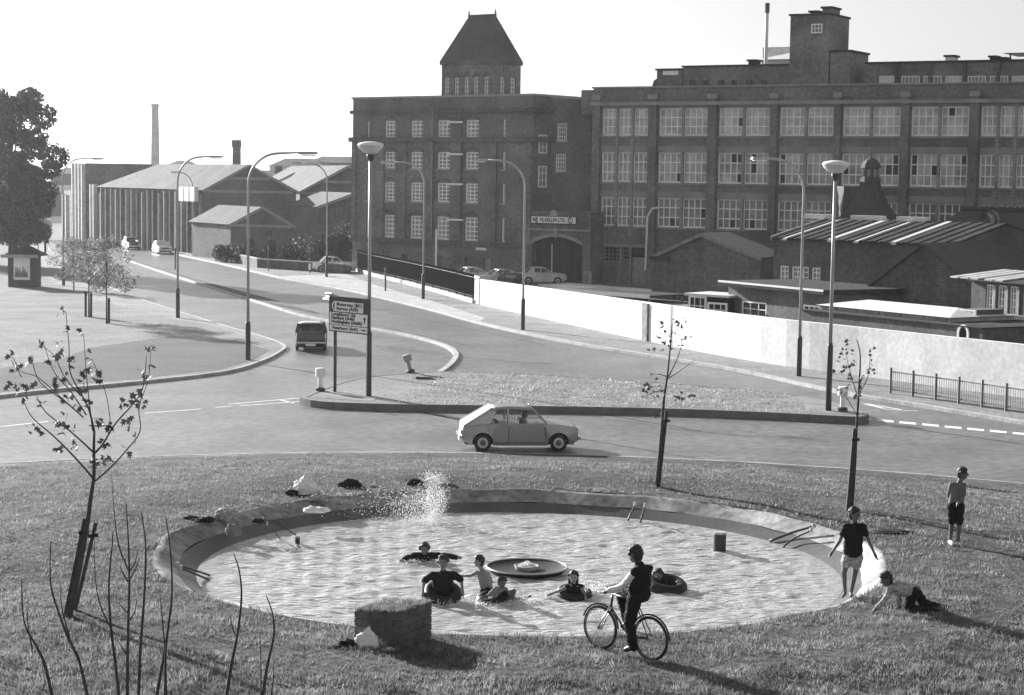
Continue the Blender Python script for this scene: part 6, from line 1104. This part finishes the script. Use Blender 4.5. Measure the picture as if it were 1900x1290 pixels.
n1 = 700; c_ = np.array(wy(1105, 1104)); d_ = rng.normal(size=(n1, 3)); d_[:, 2] = abs(d_[:, 2]); d_ *= (rng.random(n1) ** .6 * .17)[:, None]; droplets('small splash beside the long-haired child', c_ + d_ + [0, 0, .02], rng.uniform(.004, .012, n1))
n1 = 350; c_ = np.array(wy(880, 1122)); d_ = rng.normal(size=(n1, 3)) * [.35, .08, .03]; d_[:, 2] = abs(d_[:, 2]); droplets('low splash between the bathers', c_ + d_, rng.uniform(.004, .012, n1))
for px_, py_, sp_, n1, lab_ in [(788, 1044, .3, 500, 'ring of splashes round the swimming bather'), (822, 1122, .3, 600, 'splashes round the bather in the waist tube'), (965, 1118, .2, 500, 'kicked-up splash by the lounging child'), (1040, 1104, .18, 300, 'splash at the reaching hand of the long-haired child')]:
    c_ = np.array(wy(px_, py_)); d_ = rng.normal(size=(n1, 3)) * [sp_, sp_ * .4, .035]; d_[:, 2] = abs(d_[:, 2]); droplets(lab_, c_ + d_, rng.uniform(.003, .011, n1))
NBL = 560000; yy = 23.5 + 37 * rng.random(NBL) ** 2.2; xx = (rng.random(NBL) - .5) * 2 * (yy * .34 + 1.5)
dd = np.hypot(xx - PC.x, yy - PC.y); cn = np.sin(xx * 11 + 3 * np.sin(yy * 5)) * np.sin(yy * 14 + 3 * np.sin(xx * 6.3)) + .8 * np.sin(xx * 4.1 + yy * 2.7) * np.sin(yy * 5.3 - xx * 2.2); ok = (dd > PR - .02) & (rng.random(NBL) < np.clip(.55 + .5 * cn, .08, 1)) & (np.hypot(xx - RC.x, yy - RC.y) < RR - .3); xx, yy = xx[ok], yy[ok]; zz = np.array([mound(a, b) for a, b in zip(xx, yy)]); dm = np.abs(np.hypot(xx - PC.x, yy - PC.y) - 9.0); zz += .03 * np.sin(xx * 1.7 + yy) * np.sin(yy * 1.3 - xx * .6); nB = len(xx)
cl = .5 + .5 * np.sin(xx * 3.1 + 2 * np.sin(yy * 2.3)) * np.sin(yy * 4.3 + 1.5 * np.sin(xx * 1.9)); hgt = rng.uniform(.025, .055, nB) + .06 * cl * rng.random(nB); hgt = hgt * np.clip(1.35 - (yy - 24) / 34, .35, 1.2) * np.clip(.3 + dm * 1.4, .3, 1); wdt = rng.uniform(.006, .012, nB) * (yy / 28); an = rng.uniform(0, 6.28, nB); ln = rng.normal(0, .035, (nB, 2))
B0 = np.stack([xx - np.cos(an) * wdt, yy - np.sin(an) * wdt, zz - .01], 1); B1 = np.stack([xx + np.cos(an) * wdt, yy + np.sin(an) * wdt, zz - .01], 1); B2 = np.stack([xx + ln[:, 0], yy + ln[:, 1], zz + hgt], 1)
tag(np_mesh('grass', np.stack([B0, B1, B2], 1).reshape(-1, 3), np.arange(nB * 3).reshape(-1, 3), BLADE), 'rough trodden grass covering the mound round the pond', 'grass', kind='stuff')
DRYB = mat('dry_blade', .32, .8, .45, 1.5, .3, 7.); translucent(DRYB, .5)
ip_ = np.array([(p.x, p.y) for p in ISW]); NI = 42000; xi = rng.uniform(ip_[:, 0].min(), ip_[:, 0].max(), NI); yi = rng.uniform(ip_[:, 1].min(), ip_[:, 1].max(), NI); ins = np.zeros(NI, bool)
for (xa, ya), (xb, yb) in zip(ip_, np.roll(ip_, -1, 0)): ins ^= ((ya > yi) != (yb > yi)) & (xi < (xb - xa) * (yi - ya) / (yb - ya + 1e-9) + xa)
ins &= (xi > -4.6 + rng.gamma(1.5, .7, NI)) & (xi < un(1500, 750, .26).x - rng.gamma(1.2, .5, NI)); xi, yi = xi[ins], yi[ins]; nI = len(xi); an = rng.uniform(0, 6.28, nI); wI = .03; hI = rng.uniform(.015, .045, nI) + .09 * (rng.random(nI) < .03); c2_ = np.stack([np.cos(an) * wI, np.sin(an) * wI, 0 * an], 1); bI = np.stack([xi, yi, np.full(nI, .255)], 1)
tag(np_mesh('grass', np.stack([bI - c2_, bI + c2_, bI + np.stack([rng.normal(0, .04, nI), rng.normal(0, .04, nI), hI], 1)], 1).reshape(-1, 3), np.arange(nI * 3).reshape(-1, 3), DRYB), 'dry tufty grass on the splitter island', 'grass', kind='stuff')
HZ = bpy.data.materials.new('haze'); HZ.use_nodes = True; n = HZ.node_tree.nodes; n.remove(n['Principled BSDF']); pv = n.new('ShaderNodeVolumePrincipled'); pv.inputs['Density'].default_value = .00014; pv.inputs['Color'].default_value = (.9, .9, .9, 1); pv.inputs['Anisotropy'].default_value = .72
HZ.node_tree.links.new(pv.outputs[0], n['Material Output'].inputs['Volume'])
tag(MB().box(-1200, 1200, -60, 1600, -1.2, 48).build('haze', HZ), 'pale smoky haze over the town', 'haze', kind='stuff')
